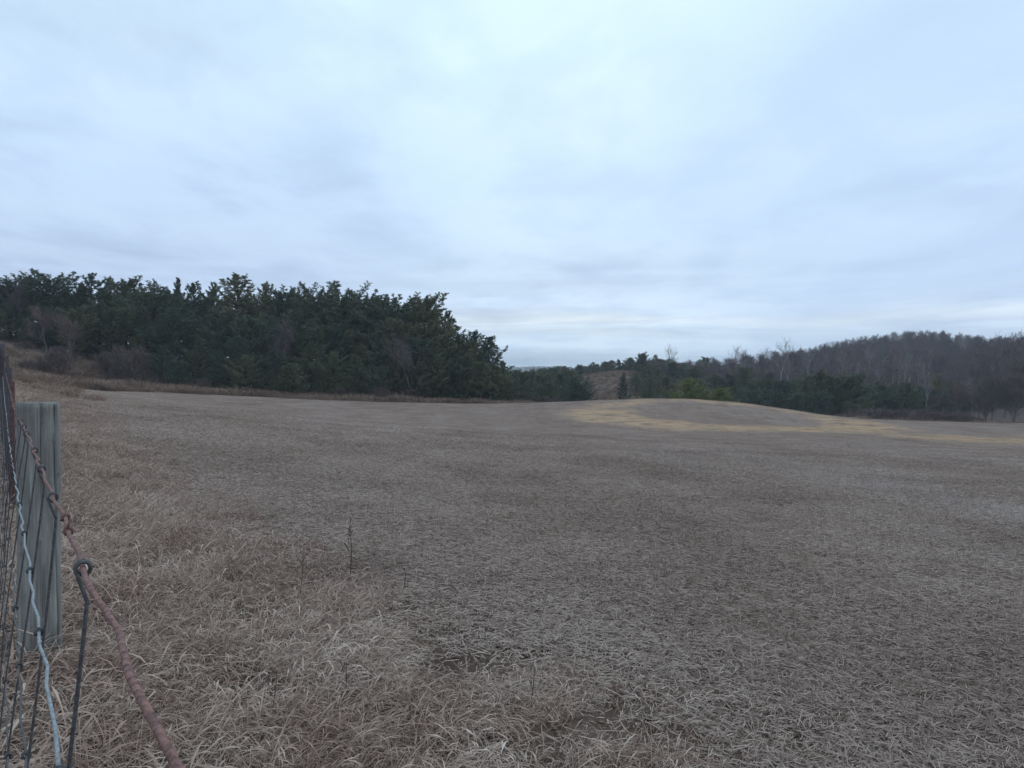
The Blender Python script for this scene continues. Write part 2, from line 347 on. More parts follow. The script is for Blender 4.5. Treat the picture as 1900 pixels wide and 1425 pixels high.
def soil_at(x, y):
    r = 0*x; ca, sa = math.cos(ROWANG), math.sin(ROWANG)
    for a_, b_, rx_, ry_ in SOIL:
        p = (x-a_)*ca+(y-b_)*sa; q = -(x-a_)*sa+(y-b_)*ca
        r = np.maximum(r, np.exp(-(p/ry_/1.2)**2-(q/rx_/1.2)**2))
    return r
def build_ground():
    ang = np.concatenate([np.linspace(-180, -42, 60, endpoint=False), np.linspace(-42, 42, 360, endpoint=False), np.linspace(42, 180, 60, endpoint=False)])
    ang = np.radians(ang)
    R = np.concatenate([np.geomspace(.25, 45, 190, endpoint=False), np.linspace(45, 110, 90, endpoint=False), np.geomspace(110, 2700, 100)])
    A, RR = np.meshgrid(ang, R); X = RR*np.sin(A); Y = RR*np.cos(A)
    Z = ground(X, Y)
    # tilth: little lumps and row ridges near the camera
    fieldm = 1-masks(X, Y)[1]
    acr = X*math.cos(ROWANG)+Y*math.sin(ROWANG)
    Z = Z+fieldm*sstep(1, 3, RR)*(1-sstep(18, 40, RR))*(.006*np.sin(acr*2*PI/.38)+.005*vnoise(X, Y, 9, 3)+.004*vnoise(X, Y, 23, 5))
    k = len(ang); v = np.c_[X.ravel(), Y.ravel(), Z.ravel()]
    i = np.arange(len(R)-1)[:, None]*k; j = np.arange(k)[None, :]; j2 = (j+1) % k
    q = np.stack([i+j, i+k+j, i+k+j2, i+j2], -1).reshape(-1, 4)
    f = np.concatenate([q[:, [0, 1, 2]], q[:, [0, 2, 3]]])
    v = np.r_[v, [[0, 0, gz(0, 0)]]]; c = len(v)-1
    f = np.r_[f, np.c_[np.full(k, c), np.arange(k), (np.arange(k)+1) % k]]
    mb = MB(); mb.add(v, f); me = mb.mesh('ground', M['ground'], True)
    a = me.color_attributes.new('mask', 'FLOAT_COLOR', 'POINT')
    ri, ro, li = masks(v[:, 0], v[:, 1]); a.data.foreach_set('color', np.c_[ri, ro, li, soil_at(v[:, 0], v[:, 1])].astype(np.float32).ravel())
    tag(obj('ground', me), 'stubble field sloping down to the right with a low mound', kind='structure')
build_ground()

# ------------------------------------------------------------------ scattering of things nobody could count
def scatter(name, pts, rotz, scale, idx, meshes, label, ring=None, align=True, zs=None):
    n = len(pts); me = bpy.data.meshes.new(name); me.vertices.add(n); me.vertices.foreach_set('co', pts.astype(np.float32).ravel())
    nn = normal(pts[:, 0], pts[:, 1]) if align else np.tile([0, 0, 1.], (n, 1))
    xa = np.c_[np.cos(rotz), np.sin(rotz), np.zeros(n)]; xa = nrm(xa-nn*(xa*nn).sum(1, keepdims=True)); ya = np.cross(nn, xa)
    rot = np.c_[np.arctan2(ya[:, 2], nn[:, 2]), -np.arcsin(np.clip(xa[:, 2], -1, 1)), np.arctan2(xa[:, 1], xa[:, 0])]
    sc3 = np.c_[scale, scale, scale if zs is None else zs]
    for nm, ty, arr in (('rot', 'FLOAT_VECTOR', rot), ('scl', 'FLOAT_VECTOR', sc3)):
        me.attributes.new(nm, ty, 'POINT').data.foreach_set('vector', arr.astype(np.float32).ravel())
    me.attributes.new('pick', 'INT', 'POINT').data.foreach_set('value', idx.astype(np.int32))
    me.attributes.new('ring', 'FLOAT', 'POINT').data.foreach_set('value', (np.zeros(n) if ring is None else ring).astype(np.float32))
    o = obj(name, me); tag(o, label, kind='stuff')
    col = bpy.data.collections.new(name+'_pieces')
    for k, m_ in enumerate(meshes): col.objects.link(bpy.data.objects.new('%s_piece_%02d' % (name, k), m_))
    gt = bpy.data.node_groups.new(name, 'GeometryNodeTree')
    gt.interface.new_socket('Geometry', in_out='INPUT', socket_type='NodeSocketGeometry')
    gt.interface.new_socket('Geometry', in_out='OUTPUT', socket_type='NodeSocketGeometry')
    gi = gt.nodes.new('NodeGroupInput'); go = gt.nodes.new('NodeGroupOutput')
    ip = gt.nodes.new('GeometryNodeInstanceOnPoints'); ci = gt.nodes.new('GeometryNodeCollectionInfo')
    ci.inputs[0].default_value = col; ci.inputs['Separate Children'].default_value = True; ci.inputs['Reset Children'].default_value = True
    ip.inputs['Pick Instance'].default_value = True
    def na(nm, ty):
        a = gt.nodes.new('GeometryNodeInputNamedAttribute'); a.data_type = ty; a.inputs[0].default_value = nm; return a.outputs['Attribute']
    gt.links.new(gi.outputs[0], ip.inputs['Points']); gt.links.new(ci.outputs[0], ip.inputs['Instance'])
    gt.links.new(na('pick', 'INT'), ip.inputs['Instance Index'])
    e2r = gt.nodes.new('FunctionNodeEulerToRotation'); gt.links.new(na('rot', 'FLOAT_VECTOR'), e2r.inputs[0]); gt.links.new(e2r.outputs[0], ip.inputs['Rotation'])
    gt.links.new(na('scl', 'FLOAT_VECTOR'), ip.inputs['Scale']); gt.links.new(ip.outputs[0], go.inputs[0])
    md = o.modifiers.new('scatter', 'NODES'); md.node_group = gt
    return o
def blades(n, size, h, w, lean, spread, seg=6, heads=.15, bias=0., curl=1.0):
    mb = MB()
    x = rng.uniform(-size/2, size/2, n); y = rng.uniform(-size/2, size/2, n)
    H = rng.uniform(h[0], h[1], n)*rng.uniform(.7, 1.1, n); th = bias+rng.normal(0, spread, n)
    ln = rng.uniform(lean[0], lean[1], n); T = np.linspace(0, 1, seg)
    a0 = rng.uniform(.02, .35, n); a1 = a0+ln*curl
    ang = a0[:, None]+(a1-a0)[:, None]*T[None]**1.5
    ds = (H/(seg-1))[:, None]
    r = np.cumsum(np.sin(ang)*ds, 1)-np.sin(ang[:, :1])*ds; z = np.cumsum(np.cos(ang)*ds, 1)-np.cos(ang[:, :1])*ds
    d = np.c_[np.cos(th), np.sin(th)]
    p = np.stack([x[:, None]+r*d[:, :1], y[:, None]+r*d[:, 1:], z-.01], -1)
    tw = th+PI/2+rng.normal(0, .7, n)
    side = np.repeat(np.c_[np.cos(tw), np.sin(tw), np.zeros(n)][:, None], seg, 1)
    wd = rng.uniform(w[0], w[1], n)[:, None]*(1-.75*T[None]**1.4)
    hd = rng.random(n) < heads
    prof = np.where(T > .62, np.sin(np.clip((T-.62)/.38, 0, 1)*PI*.92+.12)*2.4, .35)
    wd[hd] = rng.uniform(w[0], w[1], hd.sum())[:, None]*prof[None]
    mb.ribbons(p, side, wd); return mb
def straw(n, size, ln, w, zmax):
    mb = MB(); x = rng.uniform(-size/2, size/2, n); y = rng.uniform(-size/2, size/2, n)
    l = rng.uniform(ln[0], ln[1], n)*rng.uniform(.5, 1, n); th = rng.uniform(0, 2*PI, n)
    d = np.c_[np.cos(th), np.sin(th)]; z0 = rng.uniform(.002, zmax, n); tilt = rng.normal(0, .15, n)
    T = np.array([-.5, 0, .5])
    p = np.stack([x[:, None]+d[:, :1]*l[:, None]*T, y[:, None]+d[:, 1:]*l[:, None]*T, z0[:, None]+l[:, None]*T*tilt[:, None]+l[:, None]*np.array([0, .07, 0])*rng.normal(0, 1, n)[:, None]], -1)
    side = nrm(np.c_[-d[:, 1], d[:, 0], rng.normal(0, .9, n)])[:, None].repeat(3, 1)
    mb.ribbons(p, side, rng.uniform(w[0], w[1], n)[:, None]*np.array([.8, 1, .7])[None]); return mb
TS = .76
def residue_tile(k, n=1150, up=9, lean=1.0):
    mb = straw(n, TS+.1, (.02, .095), (.0014, .0036), .028)
    s2 = straw(n//9, TS+.1, (.010, .028), (.003, .007), .02); mb.add(np.concatenate(s2.v), np.concatenate(s2.f))
    for i in range(up):
        r = (rng.integers(0, 2)-.5)*.38+rng.normal(0, .03); yy = rng.uniform(-TS/2, TS/2); h = rng.uniform(.03, .095)
        dx, dy = rng.normal(0, .25, 2)*h
        mb.tube([(r, yy, -.01), (r+dx*.4, yy+dy*.4, h*.5), (r+dx, yy+dy, h)], [.0026, .0024, .002], 3)
        if rng.random() < .4: mb.tube([(r+dx*.4, yy+dy*.4, h*.5), (r+dx*.4+rng.normal(0, .02), yy+rng.normal(0, .02), h*.95)], [.0018, .001], 3)
    return mb.mesh('residue_%02d' % k, M['residue'])
res_tiles = [residue_tile(k) for k in range(8)]
def lattice(step, ymax, near=.0):
    n = int(ymax/step)+6; g = np.arange(-n, n+1)*step; A, B = np.meshgrid(g, g); A = A.ravel(); B = B.ravel()
    ca, sa = math.cos(ROWANG), math.sin(ROWANG)
    x = A*ca-B*sa; y = A*sa+B*ca
    return x, y
def visible(x, y, pad=2.0, ymin=-1.5): return (y > ymin) & (np.abs(x) < .68*np.maximum(y, 0)+pad)
x, y = lattice(TS, 150)
k = visible(x, y) & (y < field_edge(x, y)+1.5) & (margin_off(x, y) > 1.5)
x, y = x[k], y[k]; keep = rng.random(len(x)) < (1-.75*sstep(.3, .7, soil_at(x, y)))*(1-.35*np.exp(-((margin_off(x, y)-2.15-.2*vnoise(x, y, 1.2, 8))/.28)**2)*(1-sstep(14, 30, y))); x, y = x[keep], y[keep]; rot0 = ROWANG+np.where(rng.random(len(x)) < .5, PI, 0)
m_ = 2100; y2 = 1.2+rng.random(m_)**.7*20; x2 = rng.uniform(-.72, .72, m_)*(y2+1); k = (margin_off(x2, y2) > 1.7) & (rng.random(m_) < (1-.85*sstep(.2, .6, soil_at(x2, y2)))*(1-.45*np.exp(-((margin_off(x2, y2)-2.15)/.3)**2)))
x = np.r_[x, x2[k]]; y = np.r_[y, y2[k]]; rot0 = np.r_[rot0, rng.uniform(0, 2*PI, k.sum())]
n = len(x); scatter('crop_residue', np.c_[x, y, ground(x, y)+.016], rot0, np.ones(n), rng.integers(0, 8, n), res_tiles,
    'chopped grey brown crop stubble lying over the field', ring=masks(x, y)[0])
# long dry grass on the field margin, on both sides of the fence
def turf(i):
    mb = blades(1100, .55, (.08, .22), (.0018, .0036), (1.3, 2.8), 1.0, 7, .35)
    m2 = blades(35, .55, (.18, .32), (.002, .0036), (.9, 2.2), .8, 7, .3); mb.add(np.concatenate(m2.v), np.concatenate(m2.f))
    m3 = straw(160, .55, (.05, .2), (.002, .005), .06); mb.add(np.concatenate(m3.v), np.concatenate(m3.f)); return mb
gt_near = [turf(i).mesh('grass_%02d' % i, M['grass']) for i in range(7)]
def band(y0, y1, dens, off0, off1, xpad):
    A = []
    m_ = int((y1-y0)*(off1-off0)*dens); yy = rng.uniform(y0, y1, m_); oo = rng.uniform(off0, off1, m_)
    xx = .0655-.657*yy+oo; return xx, yy
def prob_margin(x, y):
    mo = margin_off(x, y)+.30*vnoise(x, y, 1.3, 1)
    return 1-sstep(1.5, 2.15, mo)
def grid_band(y0, y1, st, off0, off1):
    a, b_ = np.meshgrid(np.arange(y0, y1, st), np.arange(off0, off1, st)); a = a.ravel()+rng.uniform(-.5, .5, a.size)*st; b_ = b_.ravel()+rng.uniform(-.5, .5, b_.size)*st
    return .0655-.657*a+b_, a
x, y = grid_band(-.5, 24, .30, -2.5, 3.2)
k = visible(x, y, 1.2, -.6) & (rng.random(len(x)) < prob_margin(x, y)) & (np.hypot(x+.1, y) > .28)
x, y = x[k], y[k]; n = len(x)
scl = rng.uniform(.6, 1.0, n)*(1+.55*np.exp(-(margin_off(x, y)/.35)**2))*(1-.35*sstep(1.0, 2.2, margin_off(x, y))); 
scatter('dry_grass', np.c_[x, y, ground(x, y)], rng.normal(.25, .6, n)+.6*vnoise(x, y, .8, 4), scl, rng.integers(0, 7, n), gt_near,
    'long arched dry grass along the foot of the wire fence')
x, y = band(20, 75, 2.2, -6, 6, 0)
k = visible(x, y, 3) & (rng.random(len(x)) < 1-sstep(1.8, 3.2, margin_off(x, y))) & (y < field_edge(x, y)+4)
x2, y2 = x[k], y[k]
# short weeds thinning out into the stubble
short = [blades(260, .6, (.04, .13), (.0014, .0027), (.6, 2.2), 1.2, 5, .1).mesh('weed_%02d' % i, M['grass']) for i in range(4)]
x, y = band(0, 20, 7, 1.2, 4.6, 0)
k = visible(x, y, 1) & (rng.random(len(x)) < .45*(1-sstep(1.7, 2.8, margin_off(x, y)+.5*vnoise(x, y, 1.1, 9))))
x, y = x[k], y[k]; n = len(x)
scatter('short_weeds', np.c_[x, y, ground(x, y)], rng.normal(.3, .8, n), rng.uniform(.7, 1.3, n), rng.integers(0, 4, n), short, 'short dry weeds between the grass margin and the stubble')
# rough tall grass and weeds between field and woods
tallg = [blades(230, 1.5, (.35, 1.0), (.010, .022), (.3, 1.3), 2.0, 5, .35).mesh('tall_grass_%02d' % i, M['weeds']) for i in range(5)]
m_ = 26000; y = rng.uniform(50, 122, m_); u = rng.uniform(-.72, .30, m_); x = u*y
fe = field_edge(x, y); dd = y-fe
k = (dd > -.5+1.2*vnoise(x, y, .5, 6)) & (dd < 20) & (x < .12*y) & (rng.random(m_) < np.where(dd < 8, .85, .35))
x = np.r_[x[k], x2]; y = np.r_[y[k], y2]; n = len(x)
scatter('rough_grass', np.c_[x, y, ground(x, y)], rng.uniform(0, 6.28, n), np.where(y < 60, .42, 1.35)*rng.uniform(.5, 1.0, n)*(.75+.35*vnoise(x, y, .35, 3)), rng.integers(0, 5, n), tallg, 'reddish brown rough grass between the field and the pine wood')
# the weeds behind the right end of the field
m_ = 5000; u = rng.uniform(.02, .70, m_); y = rng.uniform(78, 135, m_); x = u*y; fe = field_edge(x, y)
k = (y > fe+1) & (y < fe+28); x, y = x[k], y[k]; n = len(x)
scatter('valley_grass', np.c_[x, y, ground(x, y)], rng.uniform(0, 6.28, n), rng.uniform(.5, 1.0, n), rng.integers(0, 5, n), tallg, 'dull brown grass in the dip behind the mound')

# ------------------------------------------------------------------ fence
FX = lambda y: .0655-.657*y
fence = obj('wire_fence', None); fence.location = (FX(0), 0, gz(FX(0), 0)); bpy.context.view_layer.update()
tag(fence, 'old woven wire fence with rusty top wire running away along the left edge', 'fence')
def fpart(name, me): 
    o = obj(name, me); o.parent = fence; o.matrix_parent_inverse = fence.matrix_world.inverted(); return o
def gfl(y): return gz(FX(y), y) if y > 2 else gz(FX(y), y)*y/2 if y > 0 else 0
def wire_pt(y, drop):
    """a point of the wire that hangs 'drop' below the eye near the camera; the netting leans outward at the foot"""
    return np.array([FX(y)-(drop-.151)*.125*min(1, y/.5+.3), y, CAM_Z-drop+np.interp(y, [0, 3, 5.6, 8.5, 12.5], [0, .0, .06, .26, .5])])
DROPS = [.151, .312, .46, .605, .75, .90, 1.02]
stay_y = [.345-.30, .60, .93, 1.22, 1.51, 1.82]+[2.12+.31*i for i in range(34)]
def wire(drop, mat, rad, amp, name, y1=12.5, step=.028):
    ys = np.arange(-.35, y1, step); pts = np.array([wire_pt(v, drop) for v in ys])
    # crimps: straight bits with sudden kinks
    kx = np.zeros(len(ys)); kz = np.zeros(len(ys)); s = rng.integers(3, 5); i = 0; lx = lz = 0
    knots = [0]
    while knots[-1] < len(ys)-1: knots.append(min(len(ys)-1, knots[-1]+int(rng.integers(2, 5))))
    vx = rng.uniform(-1, 1, len(knots)); vx[::2] = np.abs(vx[::2])*.7+.3; vx[1::2] = -np.abs(vx[1::2])*.7-.3
    kx = np.interp(np.arange(len(ys)), knots, vx)*amp; kz = np.interp(np.arange(len(ys)), knots, np.roll(vx, 1))*amp*.7
    pts[:, 0] += kx; pts[:, 2] += kz
    sag = .012*np.sin((ys-.6)*1.7)*sstep(1, 3, ys); pts[:, 2] += sag
    yf = np.arange(ys[0], ys[-1], .004); pf = np.array([np.interp(yf, ys, pts[:, c]) for c in range(3)]).T
    ker = np.array([1, 2, 3, 2, 1])/9.; pf = np.array([np.convolve(np.pad(pf[:, c], 2, 'edge'), ker, 'valid') for c in range(3)]).T
    rv = rad*(1+.06*np.sin(yf*190)*np.sin(yf*61)+rng.normal(0, .010, len(yf)))
    mb = MB(); mb.tube(pf, rv, 9); return fpart(name, mb.mesh(name, mat, True)), yf, pf
_, TY, TP = wire(DROPS[0], M['rust'], .00205, .0056, 'top_wire')
WP = [(TY, TP)]
for i, dr in enumerate(DROPS[1:]):
    _, a_, p_ = wire(dr, M['zinc'] if i == 0 else M['old_wire'], .0018 if i == 0 else .0015, .004, 'line_wire'); WP.append((a_, p_))
def at_wire(i, y): a, p = WP[i]; return np.array([np.interp(y, a, p[:, c]) for c in range(3)])
for yy in stay_y:
    if yy > 9: break
    pts = []
    top = at_wire(0, yy)
    wob = rng.normal(0, .004, 8); 
    for i in range(7):
        q = at_wire(i, yy+wob[i]); q[0] += .003; pts.append(q)
    # smooth vertical stay, bowed a little
    P_ = np.array(pts); tt = np.linspace(0, 6, 40); S = np.array([np.interp(tt, np.arange(7), P_[:, c]) for c in range(3)]).T
    S[:, 0] += .004*np.sin(tt*1.1+yy)
    # the wrap round the top wire
    t2 = np.linspace(0, 2*PI*1.6, 26); al = nrm(at_wire(0, yy+.02)-at_wire(0, yy-.02)); a = nrm(np.cross(al, [0, 0, 1])); b = np.cross(a, al)
    hel = top+np.outer(np.cos(t2), a)*.0052+np.outer(np.sin(t2), b)*.0052+np.outer(np.linspace(.005, -.005, 26), al)
    mb = MB(); mb.tube(np.r_[hel, S[1:]] if True else S, .0016, 6)
    for i in range(1, 6):
        w_ = at_wire(i, yy+wob[i]); hel = w_+np.outer(np.cos(t2), a)*.0042+np.outer(np.sin(t2), b)*.0042+np.outer(np.linspace(.004, -.004, 26), al)
        mb.tube(hel, .0016, 5)
    fpart('stay_wire', mb.mesh('stay_wire', M['old_wire'], True))
for yy in (.815, .735):       # short broken wraps left on the top wire
    top = at_wire(0, yy); al = np.array([-.55, .83, 0]); a = np.array([.83, .55, 0]); b = np.array([0, 0, 1.])
    t2 = np.linspace(0, 2*PI*1.3, 20); hel = top+np.outer(np.cos(t2), a)*.0036+np.outer(np.sin(t2), b)*.0036+np.outer(np.linspace(.004, -.004, 20), al)
    tail = hel[-1]+np.outer(np.linspace(.1, 1, 5), np.array([.003, 0, .009]) if yy < .8 else np.array([-.004, 0, -.006]))
    mb = MB(); mb.tube(np.r_[hel, tail], .0012, 6); fpart('broken_wrap', mb.mesh('broken_wrap', M['rust'], True))
def timber_post():
    mb = MB(); w = .130; cx_, cy_ = -1.608, 2.65; ux = np.array([.853, .52]); uy = np.array([-.52, .853])
    x0 = -1.688; y0 = 2.62; zt = CAM_Z-60/F*2.62; zb = gz(-1.6, 2.65)-.25
    nz = 70; zs = np.linspace(zb, zt, nz)
    # outline of the section: front face with a long split at 87 per cent and a finer one at 55 per cent
    sec = [(0, .003), (.03, 0), (.25, 0), (.40, 0), (.545, 0), (.552, .007), (.560, 0), (.70, 0), (.862, 0), (.874, .022), (.886, .001), (.97, .001), (1, .006), (1.0, .08), (.99, .147), (.5, .150), (.01, .147), (0, .08)]
    k = len(sec); ring = []
    for i, z in enumerate(zs):
        for j, (a, d) in enumerate(sec):
            nx = .0012*math.sin(z*9+j*2.1)+.0008*math.sin(z*31+j); dd = d
            if j == 5: dd = .008*max(0, min(1, (z-(zt-.30))/.15))
            if j == 9: dd = .02*max(.25, min(1, .55+.5*math.sin(z*5+1)+ (z-zt+.6)))
            if j in (8, 9, 10): nx += .002*math.sin(z*4.3)
            zz_ = z
            if i == nz-1: zz_ += .004*math.sin(j*2.3)+(-.010 if j in (5, 9) else 0)
            lx = (a-.5)*w+nx; ly = (dd if dd < .03 else dd*.86)+.0015*math.sin(z*17+j*1.3); ring.append((cx_+ux[0]*lx+uy[0]*ly, cy_+ux[1]*lx+uy[1]*ly, zz_))
    q = [(i*k+j, i*k+(j+1) % k, (i+1)*k+(j+1) % k, (i+1)*k+j) for i in range(nz-1) for j in range(k)]
    f = [t_ for a in q for t_ in ((a[0], a[1], a[2]), (a[0], a[2], a[3]))]
    c = len(ring); ring.append((cx_+uy[0]*.065, cy_+uy[1]*.065, zt+.004)); b0 = (nz-1)*k
    f += [(c, b0+j, b0+(j+1) % k) for j in range(k)]
    mb.add(ring, f); o = fpart('timber_post', mb.mesh('timber_post', M['timber'])); o['label'] = 'square weathered grey timber post split down its right side'
timber_post()
def steel_post(y, ztop, w, mat, label, name):
    x = FX(y)+.02; zb = gz(x, y)-.2; mb = MB()
    mb.box((x-w/2, y, zb), (x+w/2, y+.006, ztop)); mb.box((x-.004, y+.006, zb), (x+.004, y+.04, ztop-.003))
    z = zb+.35
    while z < ztop-.03: mb.box((x-.006, y-.007, z), (x+.006, y-.0005, z+.015)); z += .055
    o = fpart(name, mb.mesh(name, mat)); o['label'] = label
steel_post(5.5, CAM_Z-18/F*5.5, .042, M['rust_post'], 'rust red steel post behind the timber post', 'steel_post')
def round_post(y, ztop, r, lean, label=None):
    x = FX(y)+.02; zb = gz(x, y)-.2; mb = MB(); zs = np.linspace(zb, ztop, 12)
    mb.tube([(x+lean*(z-zb)+.004*math.sin(z*7), y, z) for z in zs], [r*(1.15-.25*(i/11)) for i in range(12)], 9)
    o = fpart('round_post', mb.mesh('round_post', M['dark_post']));
    if label: o['label'] = label
round_post(8.4, CAM_Z+52/F*8.4, .038, -.035, 'tall dark leaning round post')
round_post(7.0, CAM_Z+8/F*7, .035, .0)
round_post(10.6, CAM_Z+30/F*10.6, .05, .01)
round_post(12.5, CAM_Z+25/F*12.5, .05, 0)

# ------------------------------------------------------------------ trees
def tufts(mb, Pn, D, k, ln, w, fan):
    n = len(Pn); Pn = np.repeat(Pn, k, 0); D = np.repeat(D, k, 0)
    r = rng.normal(0, 1, (n*k, 3)); r -= D*(r*D).sum(1, keepdims=True); r = nrm(r)
    d = nrm(D+r*rng.uniform(fan*.3, fan*1.2, (n*k, 1))); s = nrm(np.cross(d, rng.normal(0, 1, (n*k, 3))))
    l = rng.uniform(.6, 1.1, (n*k, 1))*ln; b = Pn+D*rng.uniform(-.25, .25, (n*k, 1))*ln
    mb.tris(b-s*w/2, b+s*w/2, b+d*l)
def pine(H, kind, seed, mat='needles'):
    """returns (trunk mesh, crown mesh); H metres tall"""
    r0 = np.random.default_rng(seed); tr = MB(); cr = MB()
    lean = r0.normal(0, .02, 2); zs = np.linspace(0, H*.97, 10)
    tp = np.c_[lean[0]*zs+.12*np.sin(zs*.5+seed), lean[1]*zs+.12*np.cos(zs*.4+seed), zs-.3*(zs == 0)]
    tr.tube(tp, np.linspace(.019*H, .012, 10), 7)
    if kind == 'dome': lo, R, nb = .16, .29, 112
    elif kind == 'flat': lo, R, nb = .42, .34, 84
    elif kind == 'open': lo, R, nb = .22, .25, 74
    elif kind == 'young': lo, R, nb = .04, .34, 90
    elif kind == 'bushy': lo, R, nb = .02, .46, 100
    elif kind == 'spire': lo, R, nb = .10, .22, 90
    ph = r0.uniform(0, 6.28, 3); PP, DD = [], []
    for i in range(nb):
        t = lo+(1-lo)*((i+r0.random())/nb)**(.92); q = (t-lo)/(1-lo)
        if kind == 'flat': env = math.sin(min(1, q*1.15+.12)*PI*.62+.1)*(1 if q < .85 else .75)
        elif kind == 'open': env = (1-q**1.5)**.62*.95+.10
        elif kind == 'spire': env = (1-q)**.85+.05
        elif kind in ('young', 'bushy'): env = (1-q**1.7)**.75*min(1, .55+q*1.5)+.05
        else: env = (1-q**2.8)**.55*min(1, .5+1.6*q)+.08
        az = i*2.399+r0.normal(0, .35)
        lob = 1+.22*math.sin(az*2+ph[0]+q*5)+.15*math.sin(az*3+ph[1]-q*9)
        ln = R*H*env*lob*r0.uniform(.65, 1.12)
        if r0.random() < (.12 if kind != 'open' else .2): ln *= .5
        el = math.radians(r0.normal(12+42*q, 9)); o = np.array([np.interp(t*H, zs, tp[:, c]) for c in range(3)]); o[2] = t*H
        d0 = np.array([math.cos(az)*math.cos(el), math.sin(az)*math.cos(el), math.sin(el)])
        S = np.linspace(0, 1, 6); curve = .16*ln*(S**2.2)*r0.uniform(.3, 1.5)-.05*ln*np.sin(S*PI)
        bp_ = o+np.outer(S*ln, d0); bp_[:, 2] += curve
        tr.tube(bp_, np.linspace(.0045*H*env+.012, .008, 6), 4, cap=False)
        ns = int(5+ln*7.5) if kind != 'open' else int(4+ln*6)
        s = r0.uniform(.22 if ln > 1 else .05, 1, ns)**.75
        c = np.stack([np.interp(s, S, bp_[:, c]) for c in range(3)], 1)
        sl = (.12+.20*ln*(1-s*.55))[:, None]
        sd_ = nrm(r0.normal(0, 1, (ns, 3))*[1, 1, .35]+d0*.7); tipd = nrm(sd_+[0, 0, .9])
        tips = c+sd_*sl*r0.uniform(.3, 1, (ns, 1))
        m2 = c*.45+tips*.55
        PP += [tips, m2, c[:ns//2]]; DD += [tipd, nrm(sd_+[0, 0, .5]), tipd[:ns//2]]
        PP.append(bp_[-1:]); DD.append(nrm(d0+[0, 0, .8])[None])
    # leader shoots
    kt = 7; PP.append(np.c_[r0.normal(0, .1, kt)+tp[-1, 0], r0.normal(0, .1, kt)+tp[-1, 1], H*(.95+.05*r0.random(kt))]); DD.append(nrm(np.c_[r0.normal(0, .3, (kt, 2)), np.ones(kt)]))
    PP = np.concatenate(PP); DD = np.concatenate(DD)
    big = H/13
    tufts(cr, PP, DD, 15 if kind != 'open' else 13, .27*max(.6, big**.5), .046*max(.6, big**.5), 1.15)
    k = H/np.concatenate(cr.v)[:, 2].max()
    for m_ in (tr, cr): m_.v = [v*[1, 1, k] for v in m_.v]
    return tr.mesh('trunk', M['pine_bark']), cr.mesh('crown', M[mat])
def bare(H, seed, spread=.5, wood='bark', twig='twigs', dens=1.0, stems=1, low=.3, thick=1.0):
    r0 = np.random.default_rng(seed); tr = MB(); cr = MB(); A, B, Wd = [], [], []
    def grow(p, d, ln, rad, lvl):
        S = 4 if lvl < 2 else 3; pts = [p]; q = p.copy(); dd = d.copy()
        for i in range(S):
            dd = nrm(dd+r0.normal(0, .10 if lvl == 0 else .17, 3)+np.array([0, 0, .06 if lvl else .1])); q = q+dd*ln/S; pts.append(q)
        pts = np.array(pts); rr = np.linspace(rad, rad*(.45 if lvl < 2 else .35), S+1)
        (tr if lvl < 2 else cr).tube(pts, rr, 6 if lvl == 0 else 4 if lvl == 1 else 3, cap=False)
        if lvl == 3 or (lvl == 2 and ln < .5):
            return pts
        nch = [int(10*dens+r0.integers(0, 3)), int(6*dens+1), int(5*dens+1)][lvl]
        for j in range(nch):
            s = low+(1-low)*((j+r0.random())/nch) if lvl == 0 else .25+.75*(j+r0.random())/nch
            c = np.array([np.interp(s*S, np.arange(S+1), pts[:, k_]) for k_ in range(3)])
            ax = nrm(pts[min(S, int(s*S)+1)]-pts[int(min(S-1, s*S))])
            r = r0.normal(0, 1, 3); r -= ax*(r@ax); r = nrm(r)
            a = r0.uniform(.45, .95)*(1.1 if lvl == 0 else 1)*(spread/.5)**.6
            nd = nrm(ax*math.cos(a)+r*math.sin(a)+np.array([0, 0, .42]))
            l2 = ln*[.52, .55, .5][lvl]*(1.15-.65*s*(lvl == 0))*r0.uniform(.7, 1.15)*(spread/.5 if lvl == 0 else 1)
            c2 = grow(c, nd, l2, max(.011*thick, rr[min(S, int(s*S))]*.5), lvl+1)
            if lvl >= 1:
                nt_ = int((7 if lvl == 1 else 6)*dens)+1; s3 = r0.uniform(.15, 1, nt_)
                cc = np.stack([np.interp(s3*(len(c2)-1), np.arange(len(c2)), c2[:, k_]) for k_ in range(3)], 1)
                td = nrm(nd+r0.normal(0, .6, (nt_, 3))+[0, 0, .25]); A.append(cc); B.append(cc+td*r0.uniform(.35, 1.1, (nt_, 1))*H*.055); Wd.append(np.full(nt_, .030*thick))
        return pts
    for s in range(stems):
        d = nrm(np.array([r0.normal(0, .05 if stems == 1 else .35), r0.normal(0, .05 if stems == 1 else .35), 1]))
        grow(np.array([r0.normal(0, .1*(stems > 1)), r0.normal(0, .1*(stems > 1)), -.2]), d, H*.80, .013*H*thick/(stems**.3), 0)
    A = np.concatenate(A); B = np.concatenate(B); Wd = np.concatenate(Wd)[:, None]
    s = nrm(np.cross(B-A, r0.normal(0, 1, A.shape))); cr.tris(A-s*Wd/2, A+s*Wd/2, B)
    zmax = max(np.concatenate(cr.v)[:, 2].max(), .1); k = H/zmax
    for m_ in (tr, cr): m_.v = [v*k for v in m_.v]
    return tr.mesh('trunk', M[wood]), cr.mesh('crown', M[twig])
BASE = 13.0
